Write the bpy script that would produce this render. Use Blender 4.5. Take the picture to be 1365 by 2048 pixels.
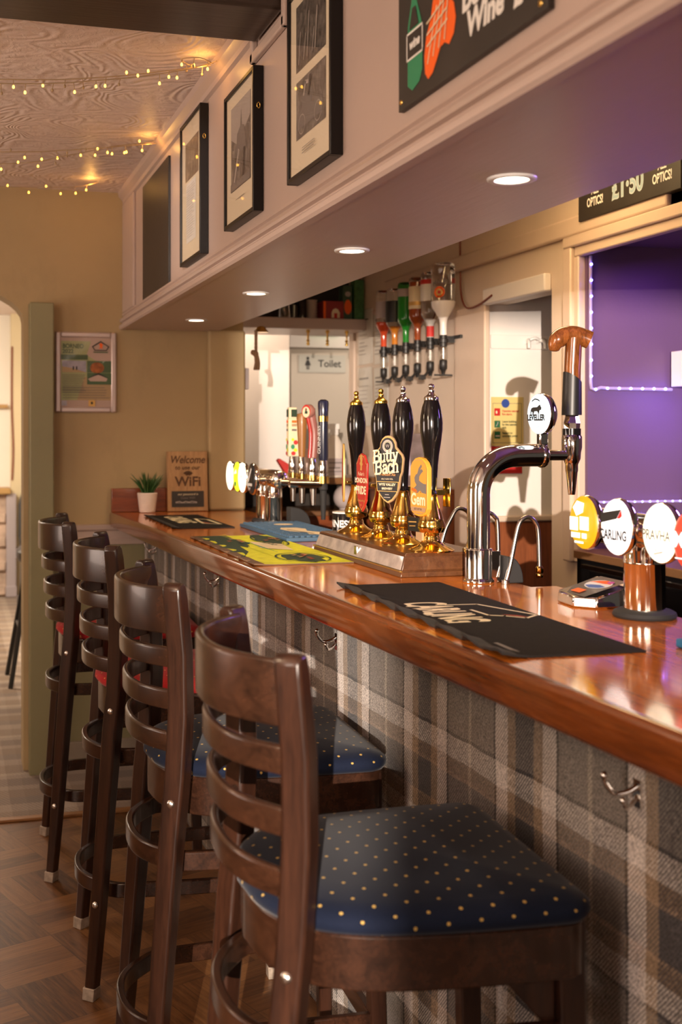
import bpy, bmesh, math, random
from mathutils import Matrix, Vector
random.seed(7)
for o in list(bpy.data.objects): bpy.data.objects.remove(o)
SC = bpy.context.scene
COL = SC.collection
R = math.radians
# ------------------------------------------------------------ camera
cd = bpy.data.cameras.new('camera'); cam = bpy.data.objects.new('camera', cd); COL.objects.link(cam)
cam.location = (0, 0, 1.45); cam.rotation_euler = (R(90), 0, -math.atan2(626, 2300))
cd.sensor_fit = 'VERTICAL'; cd.sensor_height = 36; cd.sensor_width = 24
cd.lens = 2300 / 2048 * 36
cd.shift_x = 162.5 / 2048; cd.shift_y = -161 / 2048
cd.clip_start = .05
cd.dof.use_dof = True; cd.dof.focus_distance = 2.85; cd.dof.aperture_fstop = 4.2
SC.camera = cam
# ------------------------------------------------------------ light and exposure
SC.view_settings.view_transform = 'Standard'; SC.view_settings.look = 'None'
SC.view_settings.gamma = 1; SC.view_settings.use_curve_mapping = False
SC.view_settings.exposure = 0.0
w = bpy.data.worlds.new('world'); SC.world = w; w.use_nodes = True
w.node_tree.nodes['Background'].inputs[0].default_value = (1, .82, .66, 1)
w.node_tree.nodes['Background'].inputs[1].default_value = .07
def area(name, loc, aim, sx, sy, e, col, spread=180):
    d = bpy.data.lights.new(name, 'AREA'); d.shape = 'RECTANGLE'; d.size = sx; d.size_y = sy; d.energy = e; d.color = col
    d.spread = R(spread)
    o = bpy.data.objects.new(name, d); COL.objects.link(o); o.location = loc
    o.rotation_euler = (Vector(aim) - Vector(loc)).to_track_quat('-Z', 'Y').to_euler(); return o
def point(name, loc, e, col, r=.05):
    d = bpy.data.lights.new(name, 'POINT'); d.energy = e; d.color = col; d.shadow_soft_size = r
    o = bpy.data.objects.new(name, d); COL.objects.link(o); o.location = loc; return o
def spot(name, loc, aim, e, col, ang, r=.03, blend=.4):
    d = bpy.data.lights.new(name, 'SPOT'); d.energy = e; d.color = col; d.shadow_soft_size = r; d.spot_size = R(ang); d.spot_blend = blend
    o = bpy.data.objects.new(name, d); COL.objects.link(o); o.location = loc
    o.rotation_euler = (Vector(aim) - Vector(loc)).to_track_quat('-Z', 'Y').to_euler(); return o
WARM = (1, .72, .46)
area('daylight_window_left', (-2.5, .2, 1.55), (1, 2.2, 1.25), 1.5, 1.2, 58, (1, .80, .66))
area('daylight_window_rear', (.2, -2.4, 1.6), (.5, 3, 1.6), 1.6, 1.0, 20, (1, .78, .64))
point('ceiling_fill_front', (-1.0, 1.3, 2.0), 30, WARM, .12)  # unseen point light added to brighten the ceiling, no pendant here
point('ceiling_fill_middle', (-1.3, 3.5, 1.95), 14, WARM, .12)  # second unseen fill for the ceiling, likewise added
spot('low_sun_through_slots', (-1.55, -4.0, 1.8), (.6, 1.81, 1.55), 4200, (1, .84, .70), 40, .016)  # the slots in the rear wall mask this spot into patches
area('upward_fill_side', (-2.5, 3.6, 1.5), (.6, 3.6, 2.6), 1.3, 1.0, 20, (1, .78, .66), 130)  # added fill aimed upward for ceiling and bulkhead, no window here
area('alcove_led_front', (2.3, 2.2, 1.75), (1.0, 1.5, 1.95), .2, .2, 4.2, (.42, .20, 1), 120)
area('snug_fill', (-.6, 8.0, 2.3), (.2, 8.6, 0), 1.6, 1.2, 130, (1, .86, .70))  # unseen overhead area light added to brighten the room beyond the arch
area('lobby_lamp', (1.45, 6.12, 2.40), (1.5, 6.5, .6), .5, .2, 10, (1, .76, .56))
area('lobby_door_lamp', (2.75, 6.2, 2.2), (2.2, 6.8, 1.4), .3, .3, 5, (1, .82, .64))
area('back_bar_lamp', (1.70, 3.2, 2.44), (2.0, 3.2, 1.6), .2, 1.5, 22, (1, .66, .30))
area('alcove_led_glow', (2.30, 3.25, 1.98), (2.40, 3.45, 1.2), .1, .1, .8, (.42, .16, 1))
area('alcove_led_glow_low', (2.40, 3.30, 1.58), (2.42, 3.49, 1.25), .08, .05, .9, (.24, .16, 1))
# ------------------------------------------------------------ mesh helpers
def basis(o, x, y):
    x = Vector(x).normalized(); y = Vector(y).normalized(); z = x.cross(y)
    m = Matrix.Identity(4)
    for i in range(3): m[i][0] = x[i]; m[i][1] = y[i]; m[i][2] = z[i]; m[i][3] = o[i]
    return m
def face_mx(o): return basis(o, (0, -1, 0), (0, 0, 1))     # plane facing the customers (-X)
def face_my(o): return basis(o, (1, 0, 0), (0, 0, 1))      # plane facing -Y
def face_up(o): return basis(o, (0, -1, 0), (1, 0, 0))     # lies on the bar, read from the stools
def face_n(o, ang):                                       # vertical plane, normal turned ang degrees from -X towards -Y
    n = Vector((-math.cos(R(ang)), -math.sin(R(ang)), 0)); return basis(o, Vector((0, 0, 1)).cross(n), (0, 0, 1))
def T(x, y, z): return Matrix.Translation((x, y, z))
def RZ(a): return Matrix.Rotation(R(a), 4, 'Z')
class B:
    def __init__(s): s.bm = bmesh.new(); s.M = Matrix.Identity(4)
    def v(s, p): return s.bm.verts.new(s.M @ Vector(p))
    def f(s, vs, mi=0):
        try: f = s.bm.faces.new(vs); f.material_index = mi; return f
        except ValueError: return None
    def box(s, x0, x1, y0, y1, z0, z1, mi=0):
        p = [s.v((x, y, z)) for z in (z0, z1) for y in (y0, y1) for x in (x0, x1)]
        for q in ((0, 2, 3, 1), (4, 5, 7, 6), (0, 1, 5, 4), (2, 6, 7, 3), (0, 4, 6, 2), (1, 3, 7, 5)): s.f([p[i] for i in q], mi)
        return s
    def lathe(s, prof, n=32, mi=0, c=(0, 0, 0), sx=1, sy=1):
        rings = []
        for r, z in prof:
            if r < 1e-6: rings.append([s.v((c[0], c[1], c[2] + z))])
            else: rings.append([s.v((c[0] + r * sx * math.cos(2 * math.pi * i / n), c[1] + r * sy * math.sin(2 * math.pi * i / n), c[2] + z)) for i in range(n)])
        for a, b in zip(rings, rings[1:]):
            for i in range(n):
                j = (i + 1) % n
                if len(a) == 1 and len(b) > 1: s.f([a[0], b[j], b[i]], mi)
                elif len(b) == 1 and len(a) > 1: s.f([a[i], a[j], b[0]], mi)
                elif len(a) > 1: s.f([a[i], a[j], b[j], b[i]], mi)
        if len(rings[0]) > 1: s.f(rings[0][::-1], mi)
        if len(rings[-1]) > 1: s.f(rings[-1], mi)
        return s
    def prism(s, poly, z0, z1, mi=0):
        a = [s.v((x, y, z0)) for x, y in poly]; b = [s.v((x, y, z1)) for x, y in poly]
        s.f(a[::-1], mi); s.f(b, mi); n = len(poly)
        for i in range(n): s.f([a[i], a[(i + 1) % n], b[(i + 1) % n], b[i]], mi)
        return s
    def poly(s, pts, z, mi=0): s.f([s.v((x, y, z)) for x, y in pts], mi); return s
    def tube(s, pts, r, n=10, mi=0, closed=False, up=None):
        pts = [Vector(p) for p in pts]; N = len(pts); rs = r if isinstance(r, (list, tuple)) else [r] * N
        tg = []
        for i in range(N):
            if closed: t = pts[(i + 1) % N] - pts[i - 1]
            else: t = pts[min(i + 1, N - 1)] - pts[max(i - 1, 0)]
            tg.append(t.normalized())
        u = Vector((0, 0, 1)) if abs(tg[0].z) < .9 else Vector((1, 0, 0))
        u = (u - tg[0] * u.dot(tg[0])).normalized(); rings = []
        for i in range(N):
            u = (u - tg[i] * u.dot(tg[i])).normalized(); q = tg[i].cross(u)
            rings.append([s.v(pts[i] + (u * math.cos(2 * math.pi * k / n) + q * math.sin(2 * math.pi * k / n)) * rs[i]) for k in range(n)])
        m = N if closed else N - 1
        for i in range(m):
            a, b = rings[i], rings[(i + 1) % N]
            for k in range(n): s.f([a[k], a[(k + 1) % n], b[(k + 1) % n], b[k]], mi)
        if not closed: s.f(rings[0][::-1], mi); s.f(rings[-1], mi)
        return s
    def sweep(s, pts, sec, mi=0, closed=False):
        """sec: list of (side, up) offsets; path mostly horizontal, up = Z"""
        pts = [Vector(p) for p in pts]; N = len(pts); rings = []
        for i in range(N):
            t = (pts[(i + 1) % N] - pts[i - 1]) if closed else (pts[min(i + 1, N - 1)] - pts[max(i - 1, 0)])
            t.z = 0; t.normalize(); sd = Vector((t.y, -t.x, 0))
            rings.append([s.v(pts[i] + sd * a + Vector((0, 0, b))) for a, b in sec])
        n = len(sec)
        for i in range(N if closed else N - 1):
            a, b = rings[i], rings[(i + 1) % N]
            for k in range(n): s.f([a[k], a[(k + 1) % n], b[(k + 1) % n], b[k]], mi)
        if not closed: s.f(rings[0][::-1], mi); s.f(rings[-1], mi)
        return s
    def bar(s, pts, wx, wy, mi=0, ang=0):
        """square post through pts (mostly vertical), cross-section wx by wy turned by ang"""
        rings = []; c, q = math.cos(R(ang)), math.sin(R(ang))
        for k, p in enumerate(pts):
            a, b = (wx, wy) if not isinstance(wx, list) else (wx[k], wy[k])
            rings.append([s.v((p[0] + c * x * a / 2 - q * y * b / 2, p[1] + q * x * a / 2 + c * y * b / 2, p[2])) for x, y in ((-1, -1), (1, -1), (1, 1), (-1, 1))])
        for a, b in zip(rings, rings[1:]):
            for k in range(4): s.f([a[k], a[(k + 1) % 4], b[(k + 1) % 4], b[k]], mi)
        s.f(rings[0][::-1], mi); s.f(rings[-1], mi)
        return s
    def sphere(s, c, r, n=16, mi=0, sz=1):
        m = max(6, n // 2)
        return s.lathe([(r * math.sin(math.pi * i / m), -r * sz * math.cos(math.pi * i / m)) for i in range(m + 1)], n, mi, c)
def smoothpath(pts, k=6):
    """Catmull-Rom through pts"""
    P = [Vector(p) for p in pts]; out = []
    for i in range(len(P) - 1):
        p0 = P[max(i - 1, 0)]; p1 = P[i]; p2 = P[i + 1]; p3 = P[min(i + 2, len(P) - 1)]
        for j in range(k):
            t = j / k
            out.append(.5 * ((2 * p1) + (p2 - p0) * t + (2 * p0 - 5 * p1 + 4 * p2 - p3) * t * t + (3 * p1 - p0 - 3 * p2 + p3) * t ** 3))
    out.append(P[-1]); return out
def wloc(o):
    v = Vector((0, 0, 0))
    while o: v += Vector(o.location); o = o.parent
    return v
def obj(name, b, mats, parent=None, local=False, smooth=None, bevel=0, seg=2, subsurf=0):
    bm = b.bm
    if parent is not None and not local: bmesh.ops.translate(bm, verts=bm.verts, vec=-wloc(parent))
    bmesh.ops.recalc_face_normals(bm, faces=[f for f in bm.faces])
    me = bpy.data.meshes.new(name); bm.to_mesh(me); bm.free()
    for m in (mats if isinstance(mats, (list, tuple)) else [mats]): me.materials.append(m)
    o = bpy.data.objects.new(name, me); COL.objects.link(o)
    if parent is not None: o.parent = parent
    if bevel:
        md = o.modifiers.new('bevel', 'BEVEL'); md.width = bevel; md.segments = seg; md.limit_method = 'ANGLE'; md.angle_limit = R(35); md.harden_normals = False
    if subsurf:
        md = o.modifiers.new('subsurf', 'SUBSURF'); md.levels = subsurf; md.render_levels = subsurf
    if smooth is not None or bevel:
        ang = R(smooth if smooth else 35)
        me.polygons.foreach_set('use_smooth', [True] * len(me.polygons))
        try:
            me.set_sharp_from_angle(angle=ang)
        except Exception: pass
    return o
def tag(o, label, cat, group=None):
    o['label'] = label; o['category'] = cat
    if group: o['group'] = group
    return o
def thing(name, label, cat, loc=(0, 0, 0), group=None):
    o = bpy.data.objects.new(name, None); COL.objects.link(o); o.location = loc; o.empty_display_size = .05
    return tag(o, label, cat, group)
def struct(name, b, m, **k):
    o = obj(name, b, m, **k); o['kind'] = 'structure'; return o
def dup(root, loc, label, rotz=0, group=None):
    def cp(o, par):
        c = o.copy(); COL.objects.link(c); c.parent = par
        for ch in o.children: cp(ch, c)
        return c
    r = root.copy(); COL.objects.link(r); r.location = loc; r.rotation_euler = (0, 0, R(rotz)); r['label'] = label
    if group: r['group'] = group
    for ch in root.children: cp(ch, r)
    return r
def textgeo(b, s, size, M, mi=0, bold=0, shear=0, align='CENTER', sx=1, spacing=1, ext=0):
    cu = bpy.data.curves.new('tmp', 'FONT'); cu.body = s; cu.size = size; cu.align_x = align; cu.align_y = 'CENTER'
    cu.offset = bold; cu.shear = shear; cu.resolution_u = 4; cu.space_character = spacing
    o = bpy.data.objects.new('tmp', cu); COL.objects.link(o)
    dg = bpy.context.evaluated_depsgraph_get(); me = bpy.data.meshes.new_from_object(o.evaluated_get(dg))
    vs = [b.v(M @ Vector((v.co.x * sx, v.co.y, 0))) for v in me.vertices]
    for p in me.polygons: b.f([vs[i] for i in p.vertices], mi)
    bpy.data.objects.remove(o); bpy.data.meshes.remove(me)
def decal(name, parent, M, items, z0=.0008, dz=.0003, local=False):
    """thin print on a surface: one mesh, one material per colour"""
    b = B(); mats = []
    def mi(m):
        if m not in mats: mats.append(m)
        return mats.index(m)
    for k, it in enumerate(items):
        z = z0 + dz * k; t = it[0]
        Mz = M @ T(0, 0, z)
        P = lambda pts: [b.v(Mz @ Vector((x, y, 0))) for x, y in pts]
        if t == 'r': _, x0, y0, x1, y1, m = it; b.f(P([(x0, y0), (x1, y0), (x1, y1), (x0, y1)]), mi(m))
        elif t == 'p': b.f(P(it[1]), mi(it[2]))
        elif t == 'c':
            _, cx, cy, rx, ry, m = it
            b.f(P([(cx + rx * math.cos(i * math.pi / 16), cy + ry * math.sin(i * math.pi / 16)) for i in range(32)]), mi(m))
        elif t == 'o':
            _, cx, cy, rx, ry, wd, m = it
            a = P([(cx + rx * math.cos(i * math.pi / 16), cy + ry * math.sin(i * math.pi / 16)) for i in range(32)])
            c = P([(cx + (rx - wd) * math.cos(i * math.pi / 16), cy + (ry - wd) * math.sin(i * math.pi / 16)) for i in range(32)])
            for i in range(32): b.f([a[i], a[(i + 1) % 32], c[(i + 1) % 32], c[i]], mi(m))
        elif t == 'l':
            _, pts, wd, m = it
            for (x0, y0), (x1, y1) in zip(pts, pts[1:]):
                L = math.hypot(x1 - x0, y1 - y0) or 1; nx, ny = -(y1 - y0) / L * wd / 2, (x1 - x0) / L * wd / 2; ex, ey = (x1 - x0) / L * wd * .3, (y1 - y0) / L * wd * .3
                b.f(P([(x0 - ex + nx, y0 - ey + ny), (x0 - ex - nx, y0 - ey - ny), (x1 + ex - nx, y1 + ey - ny), (x1 + ex + nx, y1 + ey + ny)]), mi(m))
        elif t == 't':
            _, s, x, y, size, m = it[:6]; kw = it[6] if len(it) > 6 else {}
            textgeo(b, s, size, Mz @ T(x, y, 0), mi(m), **kw)
    bm = b.bm
    if parent is not None and not local: bmesh.ops.translate(bm, verts=bm.verts, vec=-wloc(parent))
    me = bpy.data.meshes.new(name); bm.to_mesh(me); bm.free()
    for m in mats: me.materials.append(m)
    o = bpy.data.objects.new(name, me); COL.objects.link(o)
    if parent is not None: o.parent = parent
    return o
# ------------------------------------------------------------ materials
class G:
    def __init__(s, name):
        s.m = bpy.data.materials.new(name); s.m.use_nodes = True; s.nt = s.m.node_tree; s.bs = s.nt.nodes['Principled BSDF']
    def n(s, t, **kw):
        nd = s.nt.nodes.new(t)
        for k, v in kw.items(): setattr(nd, k, v)
        return nd
    def set(s, inp, v):
        if isinstance(v, bpy.types.NodeSocket): s.nt.links.new(v, inp)
        else: inp.default_value = v
    def m_(s, op, a, b=None, c=None):
        nd = s.n('ShaderNodeMath', operation=op); s.set(nd.inputs[0], a)
        if b is not None: s.set(nd.inputs[1], b)
        if c is not None: s.set(nd.inputs[2], c)
        return nd.outputs[0]
    def coord(s): return s.n('ShaderNodeTexCoord').outputs['Object']
    def sep(s, v=None):
        nd = s.n('ShaderNodeSeparateXYZ'); s.set(nd.inputs[0], v or s.coord()); return nd.outputs
    def comb(s, x, y, z):
        nd = s.n('ShaderNodeCombineXYZ')
        for i, v in enumerate((x, y, z)): s.set(nd.inputs[i], v)
        return nd.outputs[0]
    def map(s, sc, v=None):
        nd = s.n('ShaderNodeMapping'); s.set(nd.inputs[0], v or s.coord()); nd.inputs['Scale'].default_value = sc; return nd.outputs[0]
    def noise(s, v, sc, det=4, rough=.5, dist=0):
        nd = s.n('ShaderNodeTexNoise'); s.set(nd.inputs['Vector'], v); nd.inputs['Scale'].default_value = sc; nd.inputs['Detail'].default_value = det
        nd.inputs['Roughness'].default_value = rough; nd.inputs['Distortion'].default_value = dist; return nd.outputs['Fac']
    def ramp(s, f, stops, interp='LINEAR'):
        nd = s.n('ShaderNodeValToRGB'); s.set(nd.inputs[0], f); cr = nd.color_ramp; cr.interpolation = interp
        cr.elements.remove(cr.elements[1]); e = cr.elements[0]; e.position = stops[0][0]; e.color = (*stops[0][1], 1)
        for p, c in stops[1:]: e = cr.elements.new(p); e.color = (*c, 1)
        return nd.outputs[0]
    def mix(s, f, a, b, mode='MIX'):
        nd = s.n('ShaderNodeMix', data_type='RGBA', blend_type=mode); s.set(nd.inputs[0], f)
        for i, v in ((6, a), (7, b)): s.set(nd.inputs[i], v if isinstance(v, bpy.types.NodeSocket) else (*v, 1))
        return nd.outputs[2]
    def bump(s, h, st, d=.01):
        nd = s.n('ShaderNodeBump'); s.set(nd.inputs['Height'], h); nd.inputs['Strength'].default_value = st; nd.inputs['Distance'].default_value = d
        s.nt.links.new(nd.outputs[0], s.bs.inputs['Normal'])
    def col(s, c): s.set(s.bs.inputs['Base Color'], c if isinstance(c, bpy.types.NodeSocket) else (*c, 1))
    def p(s, **kw):
        for k, v in kw.items(): s.set(s.bs.inputs[k.replace('_', ' ')], v)
        return s
def plain(name, c, rough=.5, metal=0, coat=0, var=0, vs=8, bump=0, bs=60, spec=.5):
    g = G(name); g.p(Roughness=rough, Metallic=metal, Coat_Weight=coat, Specular_IOR_Level=spec)
    if var:
        f = g.noise(g.coord(), vs, 5); g.col(g.ramp(f, [(.3, tuple(x * (1 - var) for x in c)), (.7, tuple(min(1, x * (1 + var)) for x in c))]))
    else: g.col(c)
    if bump: g.bump(g.noise(g.coord(), bs, 3), bump, .003)
    return g.m
def emis(name, c, s, base=(0, 0, 0)):
    g = G(name); g.col(base); g.p(Roughness=.4, Emission_Color=(*c, 1), Emission_Strength=s); return g.m
def wood(name, c0, c1, axis='y', sc=1, rough=.3, coat=0, stretch=14, bump=.1):
    g = G(name); s = [stretch * sc] * 3; s['xyz'.index(axis)] = 1.1 * sc
    v = g.map(tuple(s)); f = g.noise(v, 2.2, 8, .62, .6); f2 = g.noise(g.map(tuple(x * 6 for x in s)), 2.2, 3, .6)
    ff = g.m_('MULTIPLY_ADD', f2, .35, g.m_('MULTIPLY', f, .75))
    g.col(g.ramp(ff, [(.36, c0), (.52, tuple((a + b) / 2 for a, b in zip(c0, c1))), (.68, c1)])); g.p(Roughness=rough, Coat_Weight=coat, Coat_Roughness=.06)
    if bump: g.bump(ff, bump, .002)
    return g.m
def glass(name, c, rough=.0, ior=1.45):
    g = G(name); g.col(c); g.p(Roughness=rough, Transmission_Weight=1, IOR=ior); return g.m
def pane(name, tint=(1, 1, 1), refl=1.0):
    g = G(name); nt = g.nt; nt.nodes.remove(g.bs); out = nt.nodes['Material Output']
    tr = g.n('ShaderNodeBsdfTransparent'); tr.inputs[0].default_value = (*tint, 1); gl = g.n('ShaderNodeBsdfGlossy'); gl.inputs['Roughness'].default_value = .03
    fr = g.n('ShaderNodeFresnel'); fr.inputs[0].default_value = 1.5; mx = g.n('ShaderNodeMixShader')
    bf = g.n('ShaderNodeNewGeometry').outputs['Backfacing']
    nt.links.new(g.m_('MULTIPLY', g.m_('MULTIPLY', fr.outputs[0], refl), g.m_('SUBTRACT', 1, bf)), mx.inputs[0]); nt.links.new(tr.outputs[0], mx.inputs[1]); nt.links.new(gl.outputs[0], mx.inputs[2]); nt.links.new(mx.outputs[0], out.inputs[0])
    return g.m
def paint(name, c, rough=.5, var=.06, vs=2.5, streak=None, bump=.25, bs=35, dirt=0):
    g = G(name); f = g.noise(g.coord(), vs, 6, .6); a = tuple(x * (1 - var) for x in c); b = tuple(min(1, x * (1 + var)) for x in c)
    cc = g.ramp(f, [(.3, a), (.7, b)])
    if dirt:
        d = g.noise(g.map((1.3, 1.3, .7)), 3.1, 8, .7); cc = g.mix(g.m_('MULTIPLY', g.ramp(d, [(.56, (0, 0, 0)), (.75, (1, 1, 1))]), dirt), cc, tuple(x * .62 for x in c))
    g.col(cc); g.p(Roughness=rough)
    v = g.map(streak) if streak else g.coord()
    g.bump(g.noise(v, bs, 5, .6), bump, .003); return g.m
def tartan(name, u, v, per, warp, weft, rough=.9, yarn=300, bump=.3, line=None):
    """woven check: u, v name the axes; warp and weft are lists of (position, colour)"""
    g = G(name); c = g.sep(); i = {'x': 0, 'y': 1, 'z': 2}
    wob = g.m_('MULTIPLY', g.m_('SUBTRACT', g.noise(g.coord(), 6, 2), .5), .012)
    U = g.m_('ADD', c[i[u]], wob); V = g.m_('ADD', c[i[v]], wob)
    fu = g.m_('FRACT', g.m_('DIVIDE', g.m_('ADD', U, 40), per)); fv = g.m_('FRACT', g.m_('DIVIDE', g.m_('ADD', V, 40), per))
    A = g.ramp(fu, warp, 'CONSTANT'); Bc = g.ramp(fv, weft, 'CONSTANT')
    tw = g.m_('SINE', g.m_('ADD', g.m_('MULTIPLY', c[i[u]], yarn * 1.9), g.m_('MULTIPLY', c[i[v]], yarn)))
    fz = g.noise(g.coord(), 260, 2, .6)
    t2 = g.m_('ADD', g.m_('MULTIPLY', tw, .28), .5); t3 = g.m_('ADD', t2, g.m_('MULTIPLY', g.m_('SUBTRACT', fz, .5), .8))
    nd = g.n('ShaderNodeClamp'); g.set(nd.inputs[0], t3)
    cc = g.mix(nd.outputs[0], A, Bc)
    cc = g.mix(1.0, cc, g.ramp(fz, [(.3, (.72, .72, .72)), (.7, (1.15, 1.15, 1.15))]), 'MULTIPLY')
    g.col(cc); g.p(Roughness=rough, Specular_IOR_Level=.15, Sheen_Weight=.25); g.bump(t3, bump, .004); return g.m
def dots(name, c, dc, sp=.033, r=.078):
    g = G(name); s = g.sep(g.n('ShaderNodeTexCoord').outputs['UV']); a = .7071 / sp
    x = g.m_('MULTIPLY', g.m_('ADD', s[0], s[1]), a); y = g.m_('MULTIPLY', g.m_('SUBTRACT', s[0], s[1]), a)
    dx = g.m_('SUBTRACT', g.m_('FRACT', g.m_('ADD', x, 40)), .5); dy = g.m_('SUBTRACT', g.m_('FRACT', g.m_('ADD', y, 40)), .5)
    d = g.m_('ADD', g.m_('MULTIPLY', dx, dx), g.m_('MULTIPLY', dy, dy)); hit = g.m_('LESS_THAN', d, r * r)
    fz = g.noise(g.coord(), 900, 2); base = g.ramp(fz, [(.3, tuple(q * .75 for q in c)), (.7, tuple(q * 1.25 for q in c))])
    g.col(g.mix(hit, base, dc)); g.p(Roughness=.85, Specular_IOR_Level=.15, Sheen_Weight=.14, Sheen_Roughness=.4); g.bump(fz, .2, .001); return g.m
def tartan2(name, per, cy, cz, warp, weft, rough=.95, yarn=900):
    """symmetrical check on the Y-Z plane, folded about the centre of its grey bands"""
    g = G(name); c = g.sep()
    def fold(v, ctr):
        f = g.m_('FRACT', g.m_('ADD', g.m_('DIVIDE', g.m_('SUBTRACT', v, ctr), per), 40.5)); return g.m_('MULTIPLY', g.m_('ABSOLUTE', g.m_('SUBTRACT', f, .5)), 2)
    wob = g.m_('MULTIPLY', g.m_('SUBTRACT', g.noise(g.coord(), 9, 3), .5), .014)
    A = g.ramp(fold(g.m_('ADD', c[1], wob), cy), warp, 'CONSTANT'); W = g.ramp(fold(g.m_('ADD', c[2], wob), cz), weft, 'CONSTANT')
    fz = g.noise(g.coord(), 330, 3, .65); fz2 = g.noise(g.map((1, 90, 240)), 1.0, 3, .6); big = g.noise(g.coord(), 5, 4, .6)
    tw = g.m_('SINE', g.m_('ADD', g.m_('ADD', g.m_('MULTIPLY', c[1], yarn), g.m_('MULTIPLY', c[2], yarn * .9)), g.m_('MULTIPLY', fz2, 2)))
    t = g.m_('ADD', g.m_('MULTIPLY', tw, .40), g.m_('ADD', .40, g.m_('MULTIPLY', g.m_('SUBTRACT', fz, .5), .9)))
    nd = g.n('ShaderNodeClamp'); g.set(nd.inputs[0], t)
    cc = g.mix(nd.outputs[0], A, W)
    cc = g.mix(1.0, cc, g.ramp(fz, [(.36, (.42, .42, .42)), (.64, (1.5, 1.5, 1.5))]), 'MULTIPLY'); cc = g.mix(1.0, cc, g.ramp(big, [(.35, (.86, .84, .82)), (.65, (1.08, 1.08, 1.08))]), 'MULTIPLY')
    g.col(cc); g.p(Roughness=rough, Specular_IOR_Level=.1, Sheen_Weight=.15); g.bump(t, .4, .003); return g.m
# ------------------------------------------------------------ palette
M_mauve = paint('mauve_gloss_paint', (.52, .405, .36), .38, .04, 2.5, (2, 14, 40), .12, 3)
M_soffit = paint('mauve_brushed_paint', (.50, .39, .355), .34, .04, 2.5, (9, 1.2, 9), .25, 6)
M_olive = paint('olive_cream_wall_paint', (.43, .315, .165), .62, .07, 1.6, None, .5, 14, .35)
M_sage = paint('sage_woodwork_paint', (.265, .24, .13), .5, .06, 2, None, .15, 20, .3)
M_cream = paint('cream_wall_paint', (.70, .57, .46), .5, .04, 2, None, .15, 16, .1)
M_white = paint('white_wall_paint', (.86, .81, .77), .5, .03, 2, None, .12, 16, .06)
M_trimw = paint('cream_gloss_woodwork', (.66, .52, .42), .35, .04, 3, (4, 4, 1), .1, 12, .12)
M_lobby = paint('pale_grey_door_paint', (.44, .385, .32), .5, .02, 2)
M_snug = paint('snug_cream_wall', (.86, .80, .70), .6, .03, 2)
M_snugy = paint('snug_ochre_wall', (.70, .58, .36), .6, .03, 2)
g = G('artex_ceiling'); vv = g.coord(); d1 = g.noise(vv, 4.2, 2, .5, 2.0); d2 = g.m_('SINE', g.m_('MULTIPLY', g.noise(vv, 3.2, 1, .5, 1.2), 95)); d3 = g.noise(vv, 28, 6, .65, 1.2)
hh = g.m_('ADD', g.m_('MULTIPLY', g.m_('MULTIPLY', d2, d1), .55), g.m_('MULTIPLY', d3, 1.1)); g.col(g.ramp(d3, [(.3, (.76, .62, .57)), (.7, (.84, .71, .66))])); g.p(Roughness=.42); g.bump(hh, .55, .012); M_artex = g.m
# parquet: basket-weave squares of planks
g = G('parquet_floor'); s = g.sep(); cell = .235; nstrip = 3
a = g.m_('DIVIDE', g.m_('ADD', g.m_('MULTIPLY', s[0], .94), g.m_('MULTIPLY', s[1], .34)), cell); b_ = g.m_('DIVIDE', g.m_('SUBTRACT', g.m_('MULTIPLY', s[1], .94), g.m_('MULTIPLY', s[0], .34)), cell)
a = g.m_('ADD', a, 60); b_ = g.m_('ADD', b_, 60)
par = g.m_('MODULO', g.m_('ADD', g.m_('FLOOR', a), g.m_('FLOOR', b_)), 2); ip = g.m_('SUBTRACT', 1, par)
along = g.m_('ADD', g.m_('MULTIPLY', a, par), g.m_('MULTIPLY', b_, ip)); across = g.m_('ADD', g.m_('MULTIPLY', b_, par), g.m_('MULTIPLY', a, ip))
st = g.m_('MULTIPLY', across, nstrip); fst = g.m_('FRACT', st)
pid = g.comb(g.m_('FLOOR', st), g.m_('FLOOR', along), par); wn = g.n('ShaderNodeTexWhiteNoise'); g.set(wn.inputs['Vector'], pid)
gr = g.noise(g.comb(g.m_('MULTIPLY', along, .9), g.m_('MULTIPLY', st, 3.2), g.m_('MULTIPLY', wn.outputs[0], 20)), 2.4, 8, .65, .5)
tone = g.m_('MULTIPLY_ADD', wn.outputs[0], .30, g.m_('MULTIPLY', gr, .75))
cc = g.ramp(tone, [(.30, (.062, .024, .009)), (.5, (.15, .063, .022)), (.75, (.26, .12, .043))])
edge = g.m_('MAXIMUM', g.m_('LESS_THAN', fst, .03), g.m_('LESS_THAN', g.m_('FRACT', along), .012))
g.col(g.mix(g.m_('MULTIPLY', edge, .6), cc, (.045, .02, .01))); g.p(Roughness=.36); g.bump(gr, .08, .002); M_parq = g.m
gy = lambda v, wr=1.0: (v * wr, v, v / wr * .98)
M_carpet = tartan('tartan_carpet', 'x', 'y', .62, [(0, (0.160, 0.104, 0.066)), (.12, (0.304, 0.229, 0.172)), (.22, (0.400, 0.318, 0.244)), (.30, (0.240, 0.178, 0.139)), (.45, (0.440, 0.348, 0.264)), (.50, (0.240, 0.178, 0.139)), (.62, (0.144, 0.111, 0.099)), (.78, (0.336, 0.259, 0.198)), (.9, (0.208, 0.148, 0.106))],
    [(0, (0.208, 0.126, 0.066)), (.16, (0.336, 0.244, 0.172)), (.24, (0.144, 0.089, 0.059)), (.40, (0.320, 0.237, 0.172)), (.48, (0.440, 0.340, 0.238)), (.53, (0.240, 0.155, 0.092)), (.72, (0.360, 0.266, 0.191)), (.86, (0.160, 0.111, 0.079))], yarn=200, bump=.25)
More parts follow.
